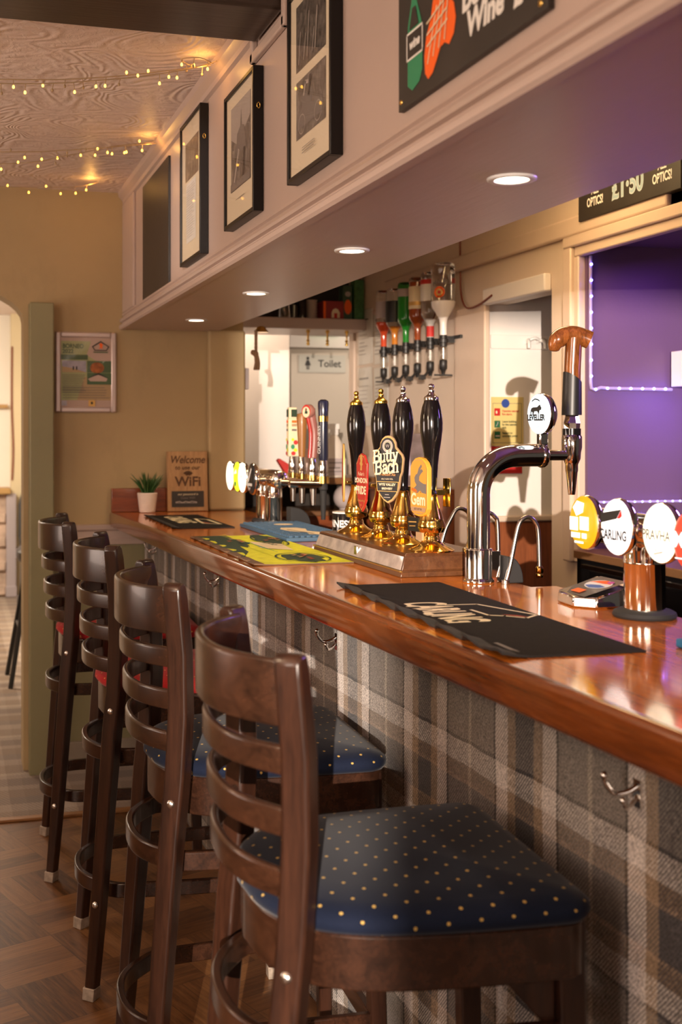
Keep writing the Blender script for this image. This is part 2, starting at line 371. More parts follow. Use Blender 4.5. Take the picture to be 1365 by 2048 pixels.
M_plaid = tartan2('tartan_wool_panel', .39, 1.507, .9525, [(0, (0.461, 0.410, 0.346)), (.024, (0.237, 0.211, 0.192)), (.455, (0.051, 0.046, 0.044)), (.49, (0.666, 0.608, 0.576)), (.70, (0.307, 0.224, 0.154)), (.84, (0.061, 0.059, 0.067))],
    [(0, (0.211, 0.189, 0.170)), (.385, (0.045, 0.040, 0.036)), (.42, (0.550, 0.506, 0.474)), (.64, (0.218, 0.151, 0.096)), (.78, (0.346, 0.243, 0.166)), (.82, (0.077, 0.073, 0.077))])
M_bartop = wood('varnished_bar_top_wood', (.34, .075, .008), (.78, .235, .028), 'y', .8, .12, .25, 12, .05)
M_nosing = wood('varnished_bar_nosing_wood', (.085, .020, .005), (.26, .068, .014), 'y', 1, .2, .7, 16, .12)
M_redwood = wood('red_varnished_board', (.14, .030, .010), (.30, .075, .022), 'x', 1, .28, .3)
M_wains = wood('red_brown_matchboard', (.13, .036, .014), (.28, .085, .032), 'z', 1, .35, .2)
M_chair = wood('dark_stained_beech', (.010, .0036, .0022), (.040, .0145, .0075), 'z', 1.6, .30, .15, 16, .06)
M_bent = wood('dark_stained_bent_ply', (.010, .0038, .0021), (.044, .0165, .0082), 'y', 1.2, .27, .18, 14, .05)
M_beam = paint('dark_brown_beam_paint', (.042, .027, .020), .32, .2, 6, (1.5, 18, 18), .25, 5)
M_tray = wood('dark_mahogany_plinth', (.055, .020, .008), (.13, .050, .018), 'y', 1.2, .28, .2)
M_grip = wood('figured_walnut_grip', (.035, .009, .003), (.29, .088, .020), 'z', 5, .2, .7, 9, .05)
M_sign = wood('pale_sign_board', (.30, .155, .065), (.50, .29, .135), 'z', 1.5, .5)
M_navy = dots('navy_seat_fabric_gold_dots', (.006, .010, .026), (.55, .36, .10))
M_red = dots('red_seat_fabric_gold_dots', (.38, .018, .020), (.60, .36, .09))
M_blk = plain('black_satin', (.012, .011, .011), .4, var=.1)
M_blkg = plain('black_gloss', (.006, .0055, .006), .12, coat=.5)
M_pumph = plain('black_lacquered_handle', (.006, .0045, .0045), .13, coat=.5)
M_rub = plain('black_rubber', (.018, .017, .017), .75)
M_matt = plain('charcoal_bar_mat_nap', (.024, .021, .020), .95, bump=.5, bs=700, spec=.1, var=.12, vs=120)
M_blueR = plain('blue_rubber_mat', (.055, .12, .20), .6, var=.1)
M_chrome = plain('polished_chrome', (.80, .78, .76), .08, 1)
M_steel = plain('brushed_steel', (.62, .58, .54), .24, 1)
M_rosy = plain('warm_polished_chrome', (.86, .80, .73), .09, 1)
M_brass = plain('polished_brass', (.90, .60, .16), .13, 1)
M_gold = plain('gold_finial', (.95, .66, .12), .2, 1)
M_silv = plain('silver_pink_frame', (.62, .52, .50), .35, .5)
M_cap = plain('worn_foot_cap', (.36, .29, .23), .55, .2, var=.25, vs=60)
M_bolt = plain('bright_bolt_head', (.75, .72, .68), .25, 1)
M_wht = plain('white_plastic', (.78, .76, .73), .35)
M_paper = plain('paper_white', (.80, .77, .72), .6)
M_cardc = plain('cream_mount_card', (.80, .70, .53), .6)
M_ink = plain('black_ink', (.018, .016, .015), .55)
M_chalk = plain('white_chalk_pen', (.82, .80, .77), .7)
M_chalkb = plain('pale_blue_chalk_pen', (.42, .50, .55), .7)
M_board = plain('chalkboard_black', (.032, .026, .022), .5, var=.25, vs=7)
M_boardg = plain('grey_black_panel', (.036, .030, .028), .42, spec=.25, var=.15, vs=4)
M_grn = plain('bottle_green_paint', (.030, .26, .12), .6)
M_org = plain('bright_orange_paint', (.95, .14, .008), .6)
M_cr = plain('cream_print', (.80, .68, .46), .7)
M_redp = plain('red_print', (.55, .025, .02), .55)
M_yel = plain('lime_yellow_print', (.70, .72, .02), .75, var=.12, vs=30)
M_dkgr = plain('dark_green_print', (.018, .045, .022), .8)
M_rust = plain('rust_red_print', (.42, .05, .02), .7)
M_amb = plain('amber_clip_enamel', (.66, .27, .035), .3, coat=.3)
M_ambl = plain('light_amber_enamel', (.80, .34, .055), .3, coat=.3)
M_cred = plain('red_clip_enamel', (.42, .022, .018), .25, coat=.4)
M_goldp = plain('gold_print', (.70, .42, .12), .4, .4)
M_tan = plain('tan_print', (.42, .26, .14), .6)
M_purple = paint('purple_alcove_paint', (.135, .072, .165), .55, .04, 2)
M_grass = plain('plastic_grass_green', (.035, .10, .022), .5, var=.35, vs=40)
M_pot = plain('white_ceramic_pot', (.82, .72, .65), .4)
M_rope = plain('brown_twisted_rope', (.10, .045, .016), .9, bump=.6, bs=160)
M_wire = plain('clear_cable', (.42, .30, .17), .4)
M_cable = plain('red_brown_cable', (.22, .05, .025), .4)
M_brick = plain('pale_brick', (.55, .40, .30), .8, var=.3, vs=9, bump=.6, bs=25)
M_mantel = plain('oak_mantel', (.46, .27, .09), .5)
M_lilac = plain('lilac_grey_paint', (.45, .38, .38), .6)
M_pane = pane('frame_glass'); M_paneclear = pane('clear_plastic_pane', (.96, .96, .95))
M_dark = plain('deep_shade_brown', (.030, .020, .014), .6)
E_bulb = emis('warm_fairy_led', (1, .46, .05), 9); E_down = emis('downlight_lens', (1, .80, .58), 9)
E_blue = emis('blue_led', (.16, .14, 1), 30); E_green = emis('green_exit_lamp', (.10, 1, .20), .7)
E_white = emis('lit_badge_white', (1, .93, .92), 1.25, (.8, .8, .8)); E_cream = emis('lit_badge_cream', (1, .98, .72), 1.3, (.8, .8, .7)); E_yell = emis('lit_badge_yellow', (1, .50, .005), .85, (.20, .09, .004))
E_sky = emis('lit_badge_pale_blue', (.72, .92, 1), 1.2, (.7, .8, .9)); E_redb = emis('lit_badge_red', (1, .045, .02), .75, (.6, .05, .03)); E_lime = emis('lit_badge_lime', (.85, 1, .02), 1.1, (.6, .7, .05)); E_pale = emis('lit_badge_pale_yellow', (1, 1, .80), 1.6, (.8, .8, .6))
# ------------------------------------------------------------ room shell
struct('floor', B().box(-2.6, 3.3, -2.6, 4.372, -.10, 0), M_parq)
c = struct('floor_carpet', B().box(-2.6, 3.3, 4.372, 10.6, -.10, .004), M_carpet)
struct('trim_1', B().box(-2.6, .84, 4.355, 4.395, 0, .010), wood('oak_threshold', (.20, .085, .03), (.36, .17, .06), 'x', 1, .4), bevel=.003)
struct('ceiling', B().box(-2.6, 3.3, -2.6, 10.6, 2.49, 2.6), M_artex)
# far wall with the arched opening on its left
arch = [(.315, 0), (.315, 1.925)] + [(.315 - .48 * (1 - math.cos(t)), 1.925 + .17 * math.sin(t)) for t in [i * math.pi / 20 for i in range(1, 20)]] + [(-.645, 1.925), (-.645, 0)]
b = B(); b.M = basis((0, 5.0, 0), (1, 0, 0), (0, 0, 1))
top = [p for p in arch if p[1] >= 1.925]
b.prism([(.315, 0), (1.284, 0), (1.284, 2.49), (.315, 2.49)], -.16, 0); b.prism([(-2.6, 0), (-.645, 0), (-.645, 2.49), (-2.6, 2.49)], -.16, 0)
b.prism([(.315, 2.49), (-.645, 2.49)] + top[::-1], -.16, 0)
struct('wall_far', b, M_olive)
struct('trim_2', B().box(1.115, 1.284, 4.955, 5.0, 1.1, 1.90), M_olive, bevel=.012)
struct('trim_3', B().box(.335, .437, 4.915, 4.999, 0, 1.995), M_sage, bevel=.006)
b = B(); b.sweep([(.438, 4.999, 0), (.86, 4.999, 0)], [(0, .956), (.014, .960), (.018, .985), (.012, .992), (.012, 1.018), (.024, 1.026), (.028, 1.046), (0, 1.048)])
struct('trim_4', b, M_mauve)
struct('trim_5', B().box(.438, .858, 4.995, 4.9995, .10, .958), M_sage)
struct('baseboard_far', B().box(.438, .858, 4.978, 4.998, 0, .115), plain('grey_skirting', (.30, .25, .20), .5, var=.15), bevel=.004)
struct('wall_left', B().box(-2.7, -2.6, -2.6, 10.6, 0, 2.5), M_olive)
# rear wall out of view, its slots cut to shape the low sun into patches
b = B()
for x0, x1, z0, z1 in ((-2.6, -1.151, 0, 2.5), (-.78, 3.3, 0, 2.5), (-1.151, -.78, 0, 1.38), (-1.151, -1.113, 1.38, 1.828), (-1.007, -.78, 1.38, 1.632), (-1.113, -.78, 1.819, 2.5), (-1.151, -1.113, 1.902, 2.5)): b.box(x0, x1, -2.615, -2.6, z0, z1)
struct('wall_rear', b, M_olive)
# snug beyond the arch
struct('wall_snug', B().box(-2.6, 1.6, 10.5, 10.6, 0, 2.5), M_snug)
struct('trim_6', B().box(.545, 1.6, 10.38, 10.5, 0, 2.5), M_snugy)
struct('wall_snug_right', B().box(1.2, 1.283, 5.16, 10.5, 0, 2.5), M_snug)
# back wall behind the bar, with an opening into a passage, and the purple alcove
b = B(); b.box(2.1, 2.2, 4.25, 5.80, 0, 2.49); b.box(2.1, 2.2, 3.715, 4.25, 1.965, 2.49); b.box(2.1, 2.2, 3.535, 3.715, 0, 2.49); b.box(2.1, 2.2, -1.5, 3.535, 2.09, 2.49)
struct('wall_right', b, M_cream)
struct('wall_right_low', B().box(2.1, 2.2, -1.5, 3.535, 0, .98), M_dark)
struct('trim_7', B().box(2.085, 2.1, 4.20, 5.80, .1, 1.10), M_wains)
struct('trim_8', B().box(2.074, 2.1, 4.20, 4.485, 0, 1.965), M_trimw, bevel=.006)
struct('trim_9', B().box(2.078, 2.1, 3.0, 5.3, 2.125, 2.19), M_trimw, bevel=.008)
struct('trim_10', B().box(2.070, 2.1, 3.715, 4.21, 1.955, 2.02), M_white, bevel=.006)
struct('trim_11', B().box(2.088, 2.205, 5.775, 5.85, 0, 2.49), M_trimw, bevel=.006)
struct('wall_passage', B().box(2.101, 3.2, 4.244, 4.2499, 0, 1.964).box(2.2, 3.2, 4.25, 4.35, 0, 2.49), M_white)
struct('trim_12', B().box(2.10, 3.2, 4.225, 4.26, 0, 1.085), M_wains)
struct('trim_13', B().box(2.10, 3.2, 4.215, 4.26, 1.085, 1.108), M_cream, bevel=.006)
struct('trim_14', B().box(2.12, 3.2, 4.232, 4.25, 1.785, 1.842), M_white, bevel=.003)
struct('wall_passage_end', B().box(3.2, 3.3, 3.0, 4.35, 0, 2.49), M_white)
# alcove shell
b = B(); b.box(2.2, 2.75, 3.50, 3.535, .98, 2.2); b.box(2.70, 2.75, 1.6, 3.5, .98, 2.2); b.box(2.1, 2.75, 1.6, 3.535, 2.09, 2.2)
b.box(2.115, 2.2, 3.50, 3.534, 1.0, 2.09)
struct('wall_alcove', b, M_purple)
struct('trim_15', B().box(2.075, 2.1, 2.2, 3.60, 2.085, 2.125).box(2.075, 2.1, 3.545, 3.60, 1.0, 2.085), M_trimw, bevel=.006)
struct('trim_16', B().box(2.088, 2.118, 2.2, 3.542, 2.052, 2.086).box(2.088, 2.118, 3.515, 3.546, 1.0, 2.052), M_trimw, bevel=.005)
# lobby behind the far end of the bar
struct('wall_lobby', B().box(2.0, 3.3, 6.8, 6.9, 0, 2.49), M_lobby)
struct('wall_lobby_left', B().box(.9, 1.925, 6.42, 6.9, 0, 2.49), M_white)
struct('trim_17', B().box(2.035, 2.46, 6.782, 6.80, 1.968, 2.078), M_white, bevel=.004)
# bulkhead over the bar
b = B(); b.box(.75, 1.166, -1.5, 4.998, 1.90, 2.49)
struct('wall_bulkhead', b, M_mauve)
struct('trim_18', B().box(.752, 1.164, -1.5, 4.998, 1.8965, 1.90), M_soffit)
b = B(); b.sweep([(.75, -1.5, 0), (.75, 4.998, 0)], [(.0, 1.893), (-.020, 1.893), (-.026, 1.899), (-.026, 1.910), (-.020, 1.915), (-.013, 1.917), (-.013, 1.923), (-.022, 1.926), (-.024, 1.933), (-.020, 1.941), (-.010, 1.945), (-.007, 1.952), (-.013, 1.956), (-.012, 1.963), (0, 1.968)])
struct('trim_19', b, M_mauve)
b = B(); b.sweep([(.75, -1.5, 0), (.75, 4.998, 0)], [(0, 2.435), (-.010, 2.440), (-.012, 2.455), (-.028, 2.472), (-.032, 2.49), (0, 2.49)])
struct('trim_20', b, M_mauve)
struct('trim_21', B().box(.738, .75, 4.70, 4.998, 1.966, 2.436), M_mauve, bevel=.003)
struct('trim_22', B().box(.735, .75, 2.50, 2.80, 2.372, 2.398).box(.735, .75, 2.495, 2.52, 2.372, 2.46).box(.735, .75, 2.775, 2.80, 2.372, 2.46), M_mauve, bevel=.004)
bm_ = obj('ceiling_beam', B().box(-2.6, .746, 2.53, 2.765, 2.418, 2.49), M_beam, bevel=.008)
tag(bm_, 'dark brown painted beam crossing the ceiling up to the bulkhead', 'beam')
# ------------------------------------------------------------ bar counter
bar = thing('bar_counter', 'long bar counter with varnished orange-brown wooden top and tartan front', 'bar', (.845, 2.0, 0))
FX = lambda y: .694 + .0355 * (4.95 - y)      # the bar runs very slightly out of parallel with the bulkhead
PXL = lambda y: .832 + .033 * (5 - y)
b = B(); b.prism([(FX(-1.2), -1.2), (1.335, -1.2), (1.335, 2.34), (1.272, 2.34), (1.272, 4.30), (1.283, 4.955), (FX(4.955), 4.955)], 1.068, 1.10)
obj('countertop', b, M_bartop, bar, bevel=.003)
b = B(); b.sweep([(FX(-1.2), -1.2, 0), (FX(4.985), 4.985, 0)], [(.02, 1.038), (-.008, 1.038), (-.0105, 1.0405), (-.012, 1.046), (-.012, 1.088), (-.0105, 1.095), (-.006, 1.0995), (0, 1.1003), (.006, 1.1003), (.02, 1.075)])
obj('nosing', b, M_nosing, bar, smooth=50)
b = B(); b.prism([(PXL(-1.2), -1.2), (PXL(-1.2) + .03, -1.2), (PXL(4.975) + .03, 4.975), (PXL(4.975), 4.975)], 0, 1.050); obj('front_panel', b, M_plaid, bar)
b = B(); b.prism([(PXL(-1.2) + .03, -1.2), (1.24, -1.2), (1.24, 4.97), (PXL(4.97) + .03, 4.97)], 0, 1.067); obj('carcass', b, M_dark, bar)
obj('upstand', B().box(.688, 1.112, 4.968, 4.997, 1.1, 1.203), M_redwood, bar, bevel=.003)
for y, z in ((4.72, .960), (3.72, .955), (2.63, .945), (1.435, .938)):
    k = B(); k.M = T(PXL(y), y, z)
    k.lathe([(0, 0), (.011, 0), (.011, .004), (0, .004)], 12) if 0 else None
    k.box(-.004, .001, -.009, .009, -.022, .018)
    k.tube(smoothpath([(-.003, 0, .008), (-.016, .004, .000), (-.034, .010, -.002), (-.046, .013, .012), (-.047, .014, .022)], 4), [.004] * 16 + [.005], 8)
    k.tube(smoothpath([(-.003, 0, -.006), (-.016, -.004, -.016), (-.026, -.008, -.018), (-.032, -.010, -.008)], 4), [.0036] * 12 + [.0045], 8)
    k.sphere((-.047, .014, .023), .0062, 10); k.sphere((-.032, -.010, -.007), .0055, 10)
    obj('bag_hook', k, M_chrome, bar, smooth=50)
# ------------------------------------------------------------ bar stools
def seat_outline(o=0):
    """plan outline of the seat, x towards the bar, o grows it outwards"""
    side = [(p.x, p.y) for p in smoothpath([(-.035, 0, 0), (-.022, .085, 0), (.020, .158, 0), (.10, .203, 0), (.23, .222, 0), (.375, .226, 0)], 5)]
    side += [(.388 + .045 * math.sin(t), .178 + .048 * math.cos(t)) for t in [math.pi / 2 * i / 6 for i in range(0, 7)]]
    P = side + [(x, -y) for x, y in side[::-1] if y > 1e-4]; n = len(P); out = []
    for k in range(n):
        (xa, ya), (xb, yb) = P[k - 1], P[(k + 1) % n]; L = math.hypot(xb - xa, yb - ya)
        out.append((P[k][0] - (yb - ya) / L * o, P[k][1] + (xb - xa) / L * o))
    return out
def bow(bulge, half=.168, n=14, x0=.006):
    return [(x0 - bulge * (1 - (abs(t) ** 2.5)), half * t) for t in [(-1 + 2 * i / n) for i in range(n + 1)]]
def make_stool(fabric, label):
    st = thing('bar_stool', label, 'bar stool', (0, 0, 0), 'ladder-back bar stools')
    # cushion
    b = B(); levels = [(-.014, .764), (-.004, .768), (.003, .778), (.002, .788), (-.008, .797), (-.028, .804)]
    rings = [[b.v((x, y, z)) for x, y in seat_outline(o)] for o, z in levels]
    cx = .20
    for f_, z in ((.75, .809), (.5, .813), (.25, .815)):
        rings.append([b.v((cx + (x - cx) * f_, y * f_, z)) for x, y in seat_outline(-.028)])
    n = len(rings[0])
    for r0, r1 in zip(rings, rings[1:]):
        for k in range(n): b.f([r0[k], r0[(k + 1) % n], r1[(k + 1) % n], r1[k]])
    ctr = b.v((cx, 0, .8155))
    for k in range(n): b.f([rings[-1][k], rings[-1][(k + 1) % n], ctr])
    b.f(rings[0][::-1])
    uv = [p for o, z in levels for p in seat_outline(o + max(0, .795 - z))]
    for f_ in (.75, .5, .25): uv += [(cx + (x - cx) * f_, y * f_) for x, y in seat_outline(-.028)]
    uv.append((cx, 0)); so = obj('seat', b, fabric, st, local=True, smooth=80); ul = so.data.uv_layers.new(name='UVMap')
    for lp in so.data.loops: ul.data[lp.index].uv = uv[lp.vertex_index]
    # bent apron and foot rings
    def ring(o, z0, z1, th, name):
        q = B(); out = seat_outline(o)
        q.sweep([(x, y, 0) for x, y in out], [(-th / 2, z0), (th / 2, z0), (th / 2 + .001, (z0 + z1) / 2), (th / 2, z1), (-th / 2, z1)], closed=True)
        obj(name, q, M_bent, st, local=True, smooth=50, bevel=.003)
    ring(-.016, .690, .766, .020, 'apron')
    def foot(z, name, bul):
        q = B(); pts = bow(bul, .175, 14, .01)
        pth = [(.40, -.200, 0), (.20, -.194, 0), (.07, -.184, 0)] + [(x, y, 0) for x, y in pts] + [(.07, .184, 0), (.20, .194, 0), (.40, .200, 0)]
        q.sweep(smoothpath(pth, 2), [(-.008, z - .019), (.008, z - .019), (.008, z + .019), (-.008, z + .019)])
        q.box(.392, .410, -.200, .200, z - .019, z + .019)
        obj(name, q, M_bent, st, local=True, smooth=50, bevel=.003)
    foot(.605, 'foot_ring', .075); foot(.255, 'foot_ring', .095)
    # rear posts: continuous from floor to top, set at 45 degrees on the round back
    for sgn in (-1, 1):
        prof = [(-.062, .218, 0), (-.045, .214, .20), (-.026, .210, .45), (-.008, .207, .68), (.002, .206, .78), (.008, .207, .90), (.006, .209, 1.02), (-.004, .213, 1.125), (-.007, .214, 1.148), (-.006, .213, 1.157)]
        wx = [.030, .034, .038, .040, .040, .039, .037, .035, .031, .018]; wy = [.030, .034, .038, .042, .042, .042, .041, .040, .040, .038]
        q = B(); q.bar([(p.x, sgn * p.y, p.z) for p in [Vector(v) for v in prof]], wx, wy, ang=sgn * -52)
        p = obj('rear_post', q, M_chair, st, local=True, smooth=40, bevel=.005)
        c_ = B(); c_.bar([(-.063, sgn * .218, 0), (-.061, sgn * .2178, .032)], .034, .034, ang=sgn * -52); obj('foot_cap', c_, M_cap, p, local=True, bevel=.002)
        for z, x, y in ((.732, -.003, .2065), (.242, -.0425, .2135)):
            nrm = Vector((-math.cos(R(52)), sgn * math.sin(R(52)), 0)); s_ = B(); s_.M = basis(Vector((x, sgn * y, z)) + nrm * .0185, Vector((0, 0, 1)).cross(nrm), (0, 0, 1))
            s_.lathe([(0, .0055), (.004, .005), (.0075, .003), (.009, 0)][::-1], 16); obj('bolt', s_, M_bolt, p, local=True, smooth=60)
        q = B(); q.bar([(.420, sgn * .200, 0), (.408, sgn * .194, .40), (.400, sgn * .190, .70), (.400, sgn * .190, .764)], [.030, .036, .040, .040], [.030, .036, .040, .040])
        p = obj('front_leg', q, M_chair, st, local=True, bevel=.004)
        c_ = B(); c_.bar([(.420, sgn * .200, 0), (.419, sgn * .1995, .032)], .034, .034); obj('foot_cap', c_, M_cap, p, local=True, bevel=.002)
        q = B(); q.prism([(.335, .55), (.335, .69), (.20, .69)], -.009, .009)
        q.bm.transform(Matrix(((1, 0, 0, 0), (0, 0, 1, sgn * .182), (0, 1, 0, 0), (0, 0, 0, 1)))) if 0 else None
    for sgn in (-1, 1):
        q = B(); q.M = basis((0, sgn * .186, 0), (1, 0, 0), (0, 0, 1)); q.prism([(.380, .60), (.380, .692), (.297, .692)], -.009, .009)
        obj('corner_brace', q, M_chair, st, local=True, bevel=.002)
    # back rails
    def rail(z0, z1, bul, name, lean, th=.013):
        q = B(); q.sweep([(x + lean, y, 0) for x, y in bow(bul, .205, 18)], [(-th / 2, z0), (th / 2, z0), (th / 2, z1 - .004), (th / 2 - .004, z1), (-th / 2 + .004, z1), (-th / 2, z1 - .004)])
        obj(name, q, M_bent, st, local=True, smooth=50, bevel=.002)
    rail(1.056, 1.146, .092, 'top_rail', -.004, .015)
    rail(.990, 1.029, .086, 'back_slat', 0); rail(.907, .946, .080, 'back_slat', .001); rail(.824, .863, .074, 'back_slat', .001)
    return st
st1 = make_stool(M_navy, 'bar stool with navy gold-dotted seat, nearest the camera and cut off below')
st1.location = (.458, 1.668, 0); st1.rotation_euler = (0, 0, R(-3.5))
st2 = dup(st1, (.438, 2.402, 0), 'bar stool with navy gold-dotted seat, standing between a red-seated stool and the nearest stool', -2)
st3 = make_stool(M_red, 'bar stool with red gold-dotted seat, next to the further navy-seated stool')
st3.location = (.430, 3.165, 0); st3.rotation_euler = (0, 0, R(-3))
st4 = dup(st3, (.397, 3.975, 0), 'bar stool with red gold-dotted seat, farthest from the camera beside the wall', -2.5)
# ------------------------------------------------------------ bulkhead pictures and boards
M_frame = plain('black_frame_lacquer', (.010, .008, .008), .35, spec=.25)
def frame(label, y0, y1, z0, z1, art, th=.026, fw=.011):
    fr = thing('framed_photograph', label, 'picture frame', (.749, (y0 + y1) / 2, (z0 + z1) / 2), 'framed old photographs on the bulkhead')
    b = B(); x0, x1 = .749 - th, .749
    for a in ((y0, y0 + fw, z0, z1), (y1 - fw, y1, z0, z1), (y0 + fw, y1 - fw, z0, z0 + fw), (y0 + fw, y1 - fw, z1 - fw, z1)): b.box(x0, x1, *a)
    obj('frame_moulding', b, M_frame, fr, bevel=.0015)
    obj('mount', B().box(x1 - .019, x1 - .001, y0 + fw, y1 - fw, z0 + fw, z1 - fw), M_cardc, fr)
    decal('photograph', fr, face_mx((x1 - .019, y1 - fw, z0 + fw)), art(y1 - y0 - 2 * fw, z1 - z0 - 2 * fw))
    obj('glass', B().box(x0 + .003, x0 + .005, y0 + fw - .002, y1 - fw + .002, z0 + fw - .002, z1 - fw + .002), M_pane, fr)
    h = B(); h.M = basis((x0 + .012, y0 - .0005, z1 - .10), (1, 0, 0), (0, 0, 1)); h.tube([(.004 * math.cos(t), .007 * math.sin(t), .004) for t in [i * math.pi / 5 for i in range(10)]], .0013, 6, closed=True); obj('hanging_ring', h, M_brass, fr)
    return fr
def photo_mat(name, c0, c1, sc):
    g = G(name); f = g.noise(g.map((sc, sc, sc * .7)), 3, 9, .7, .4); g.col(g.ramp(f, [(.32, c0), (.5, tuple((a + b) / 2.4 for a, b in zip(c0, c1))), (.68, c1)])); g.p(Roughness=.5); return g.m
P_a = photo_mat('grey_photo_print', (.015, .013, .012), (.30, .26, .23), 14); P_b = photo_mat('brown_photo_print', (.10, .06, .035), (.48, .36, .24), 10); P_c = photo_mat('dark_photo_print', (.012, .011, .010), (.22, .19, .17), 18)
M_gph = plain('mid_grey_ink', (.17, .15, .14), .6); M_lg = plain('light_grey_ink', (.42, .37, .34), .6)
def lines(x0, x1, y0, y1, n, m, wd=.0014, jit=.15):
    o = []
    for i in range(n):
        y = y1 - (y1 - y0) * (i + .5) / n; o.append(('r', x0, y - wd / 2, x1 - random.random() * jit * (x1 - x0), y + wd / 2, m))
    return o
def art1(w_, h): # two photographs, the lower one of a vintage motor car
    a, b_, c, d = .15 * w_, .87 * w_, .19 * h, .51 * h
    return [('r', a, c, b_, d, P_b if 0 else P_a), ('r', a, .565 * h, b_, .93 * h, P_c),
        ('p', [(a + .02 * w_, c + .05 * h), (b_ - .05 * w_, c + .05 * h), (b_ - .08 * w_, c + .14 * h), (.60 * w_, c + .16 * h), (.55 * w_, c + .23 * h), (.33 * w_, c + .23 * h), (.29 * w_, c + .15 * h), (a + .03 * w_, c + .13 * h)], M_gph),
        ('o', .30 * w_, c + .07 * h, .085 * w_, .055 * h, .008 * w_, M_lg), ('o', .70 * w_, c + .07 * h, .085 * w_, .055 * h, .008 * w_, M_lg),
        ('l', [(.36 * w_, c + .22 * h), (.40 * w_, c + .28 * h), (.47 * w_, c + .27 * h)], .03 * w_, M_lg), ('l', [(.48 * w_, c + .20 * h), (.52 * w_, c + .29 * h)], .04 * w_, M_ink),
        ] + [('l', [(a + (b_ - a) * t, .60 * h), (a + (b_ - a) * t + .05 * w_, .60 * h + random.uniform(.1, .3) * h)], .012 * w_, M_lg) for t in (.12, .3, .42, .6, .7)] + lines(.34 * w_, .66 * w_, .085 * h, .13 * h, 3, M_gph)
def art2(w_, h): # a tall mast and figures
    return [('r', .17 * w_, .24 * h, .87 * w_, .90 * h, P_a), ('p', [(.17 * w_, .66 * h), (.40 * w_, .58 * h), (.87 * w_, .72 * h), (.87 * w_, .90 * h), (.17 * w_, .90 * h)], M_lg),
        ('p', [(.36 * w_, .50 * h), (.72 * w_, .50 * h), (.66 * w_, .68 * h), (.58 * w_, .70 * h), (.55 * w_, .83 * h), (.51 * w_, .70 * h), (.40 * w_, .66 * h)], M_gph),
        ('l', [(.30 * w_, .30 * h), (.46 * w_, .52 * h)], .05 * w_, M_lg), ('l', [(.62 * w_, .28 * h), (.66 * w_, .50 * h)], .06 * w_, M_ink), ('r', .17 * w_, .24 * h, .87 * w_, .30 * h, M_gph)] + lines(.36 * w_, .68 * w_, .145 * h, .165 * h, 1, M_gph)
def art3(w_, h):
    return [('r', .18 * w_, .58 * h, .86 * w_, .86 * h, P_b), ('r', .24 * w_, .12 * h, .74 * w_, .56 * h, M_paper)] + lines(.28 * w_, .70 * w_, .15 * h, .54 * h, 22, M_lg, .0012, .3)
frame('black picture frame holding two old photographs, one of a vintage car', 2.131, 2.431, 1.992, 2.402, art1)
frame('black picture frame with one tall grey photograph, hung beside the vintage car picture', 2.718, 3.029, 1.991, 2.348, art2)
frame('black picture frame with a small brown photograph above a typed sheet', 3.332, 3.640, 1.978, 2.425, art3)
t = obj('blank_chalkboard', B().box(.741, .7495, 3.932, 4.475, 1.963, 2.408), M_boardg, bevel=.001); tag(t, 'plain dark grey board without writing, nearest the far wall on the bulkhead', 'chalkboard')
cb = thing('chalkboard', 'black chalkboard with a green bottle, an orange steak and chalk lettering', 'chalkboard', (.748, 1.57, 2.1))
obj('board', B().box(.739, .749, 1.318, 1.819, 1.990, 2.34), M_board, cb, bevel=.001)
def yz(pts): return [(1.819 - y, z - 1.990) for y, z in pts]
bottle = yz([(1.777, 2.022), (1.757, 2.010), (1.728, 2.018), (1.716, 2.035), (1.716, 2.10), (1.722, 2.118), (1.738, 2.150), (1.742, 2.22), (1.757, 2.22), (1.760, 2.16), (1.776, 2.12), (1.777, 2.10)])
steak = yz([(1.705, 2.022), (1.693, 2.010), (1.675, 2.015), (1.660, 2.030), (1.646, 2.046), (1.630, 2.048), (1.614, 2.040), (1.597, 2.052), (1.590, 2.074), (1.597, 2.098), (1.612, 2.112), (1.620, 2.135), (1.650, 2.150), (1.672, 2.135), (1.682, 2.105), (1.700, 2.080), (1.708, 2.05)])
it = [('p', bottle, M_grn), ('p', yz([(1.780, 2.063), (1.714, 2.063), (1.714, 2.108), (1.780, 2.108)]), M_board), ('l', yz([(1.779, 2.064), (1.715, 2.064), (1.715, 2.107), (1.779, 2.107), (1.779, 2.064)]), .0035, M_chalk),
      ('t', 'wine', 1.819 - 1.747, 2.086 - 1.99, .022, M_chalk, dict(bold=.001, shear=.2)), ('p', yz([(1.768, 2.112), (1.730, 2.112), (1.742, 2.145), (1.756, 2.145)]), M_board), ('p', steak, M_org)]; it = [i_ for i_ in it if i_[0] != 'x']
for k in range(4): it += [('l', yz([(1.695 - .022 * k, 2.035 + .006 * k), (1.660 - .016 * k, 2.115 + .006 * k)]), .003, M_cr)]
for k in range(3): it += [('l', yz([(1.694, 2.062 + .018 * k), (1.618, 2.080 + .018 * k)]), .003, M_cr)]
decal('bottle_drawing', cb, face_mx((.739, 1.819, 1.990)), it[:5])
steak_it = it[5:]
decal('steak_drawing', cb, face_mx((.739, 1.819, 1.990)), steak_it)
for w_, a_, b__, sz, kw in (('Bottle', 1.819 - 1.50, .098, .056, dict(bold=.0022, shear=.05)), ('Wine', 1.819 - 1.495, .055, .052, dict(bold=.0022, shear=.12)), ('£', 1.819 - 1.395, .047, .05, dict(bold=.0018))):
    decal('lettering', cb, face_mx((.739, 1.819, 1.990)), [('t', w_, a_, b__, sz, M_chalk, kw)])
for y, z in ((1.336, 2.002), (1.807, 2.004)):
    b = B(); b.M = face_mx((.739, y, z)); b.lathe([(0, 0), (.0045, 0), (.004, .0015), (0, .002)], 14); obj('screw', b, M_brass, cb)
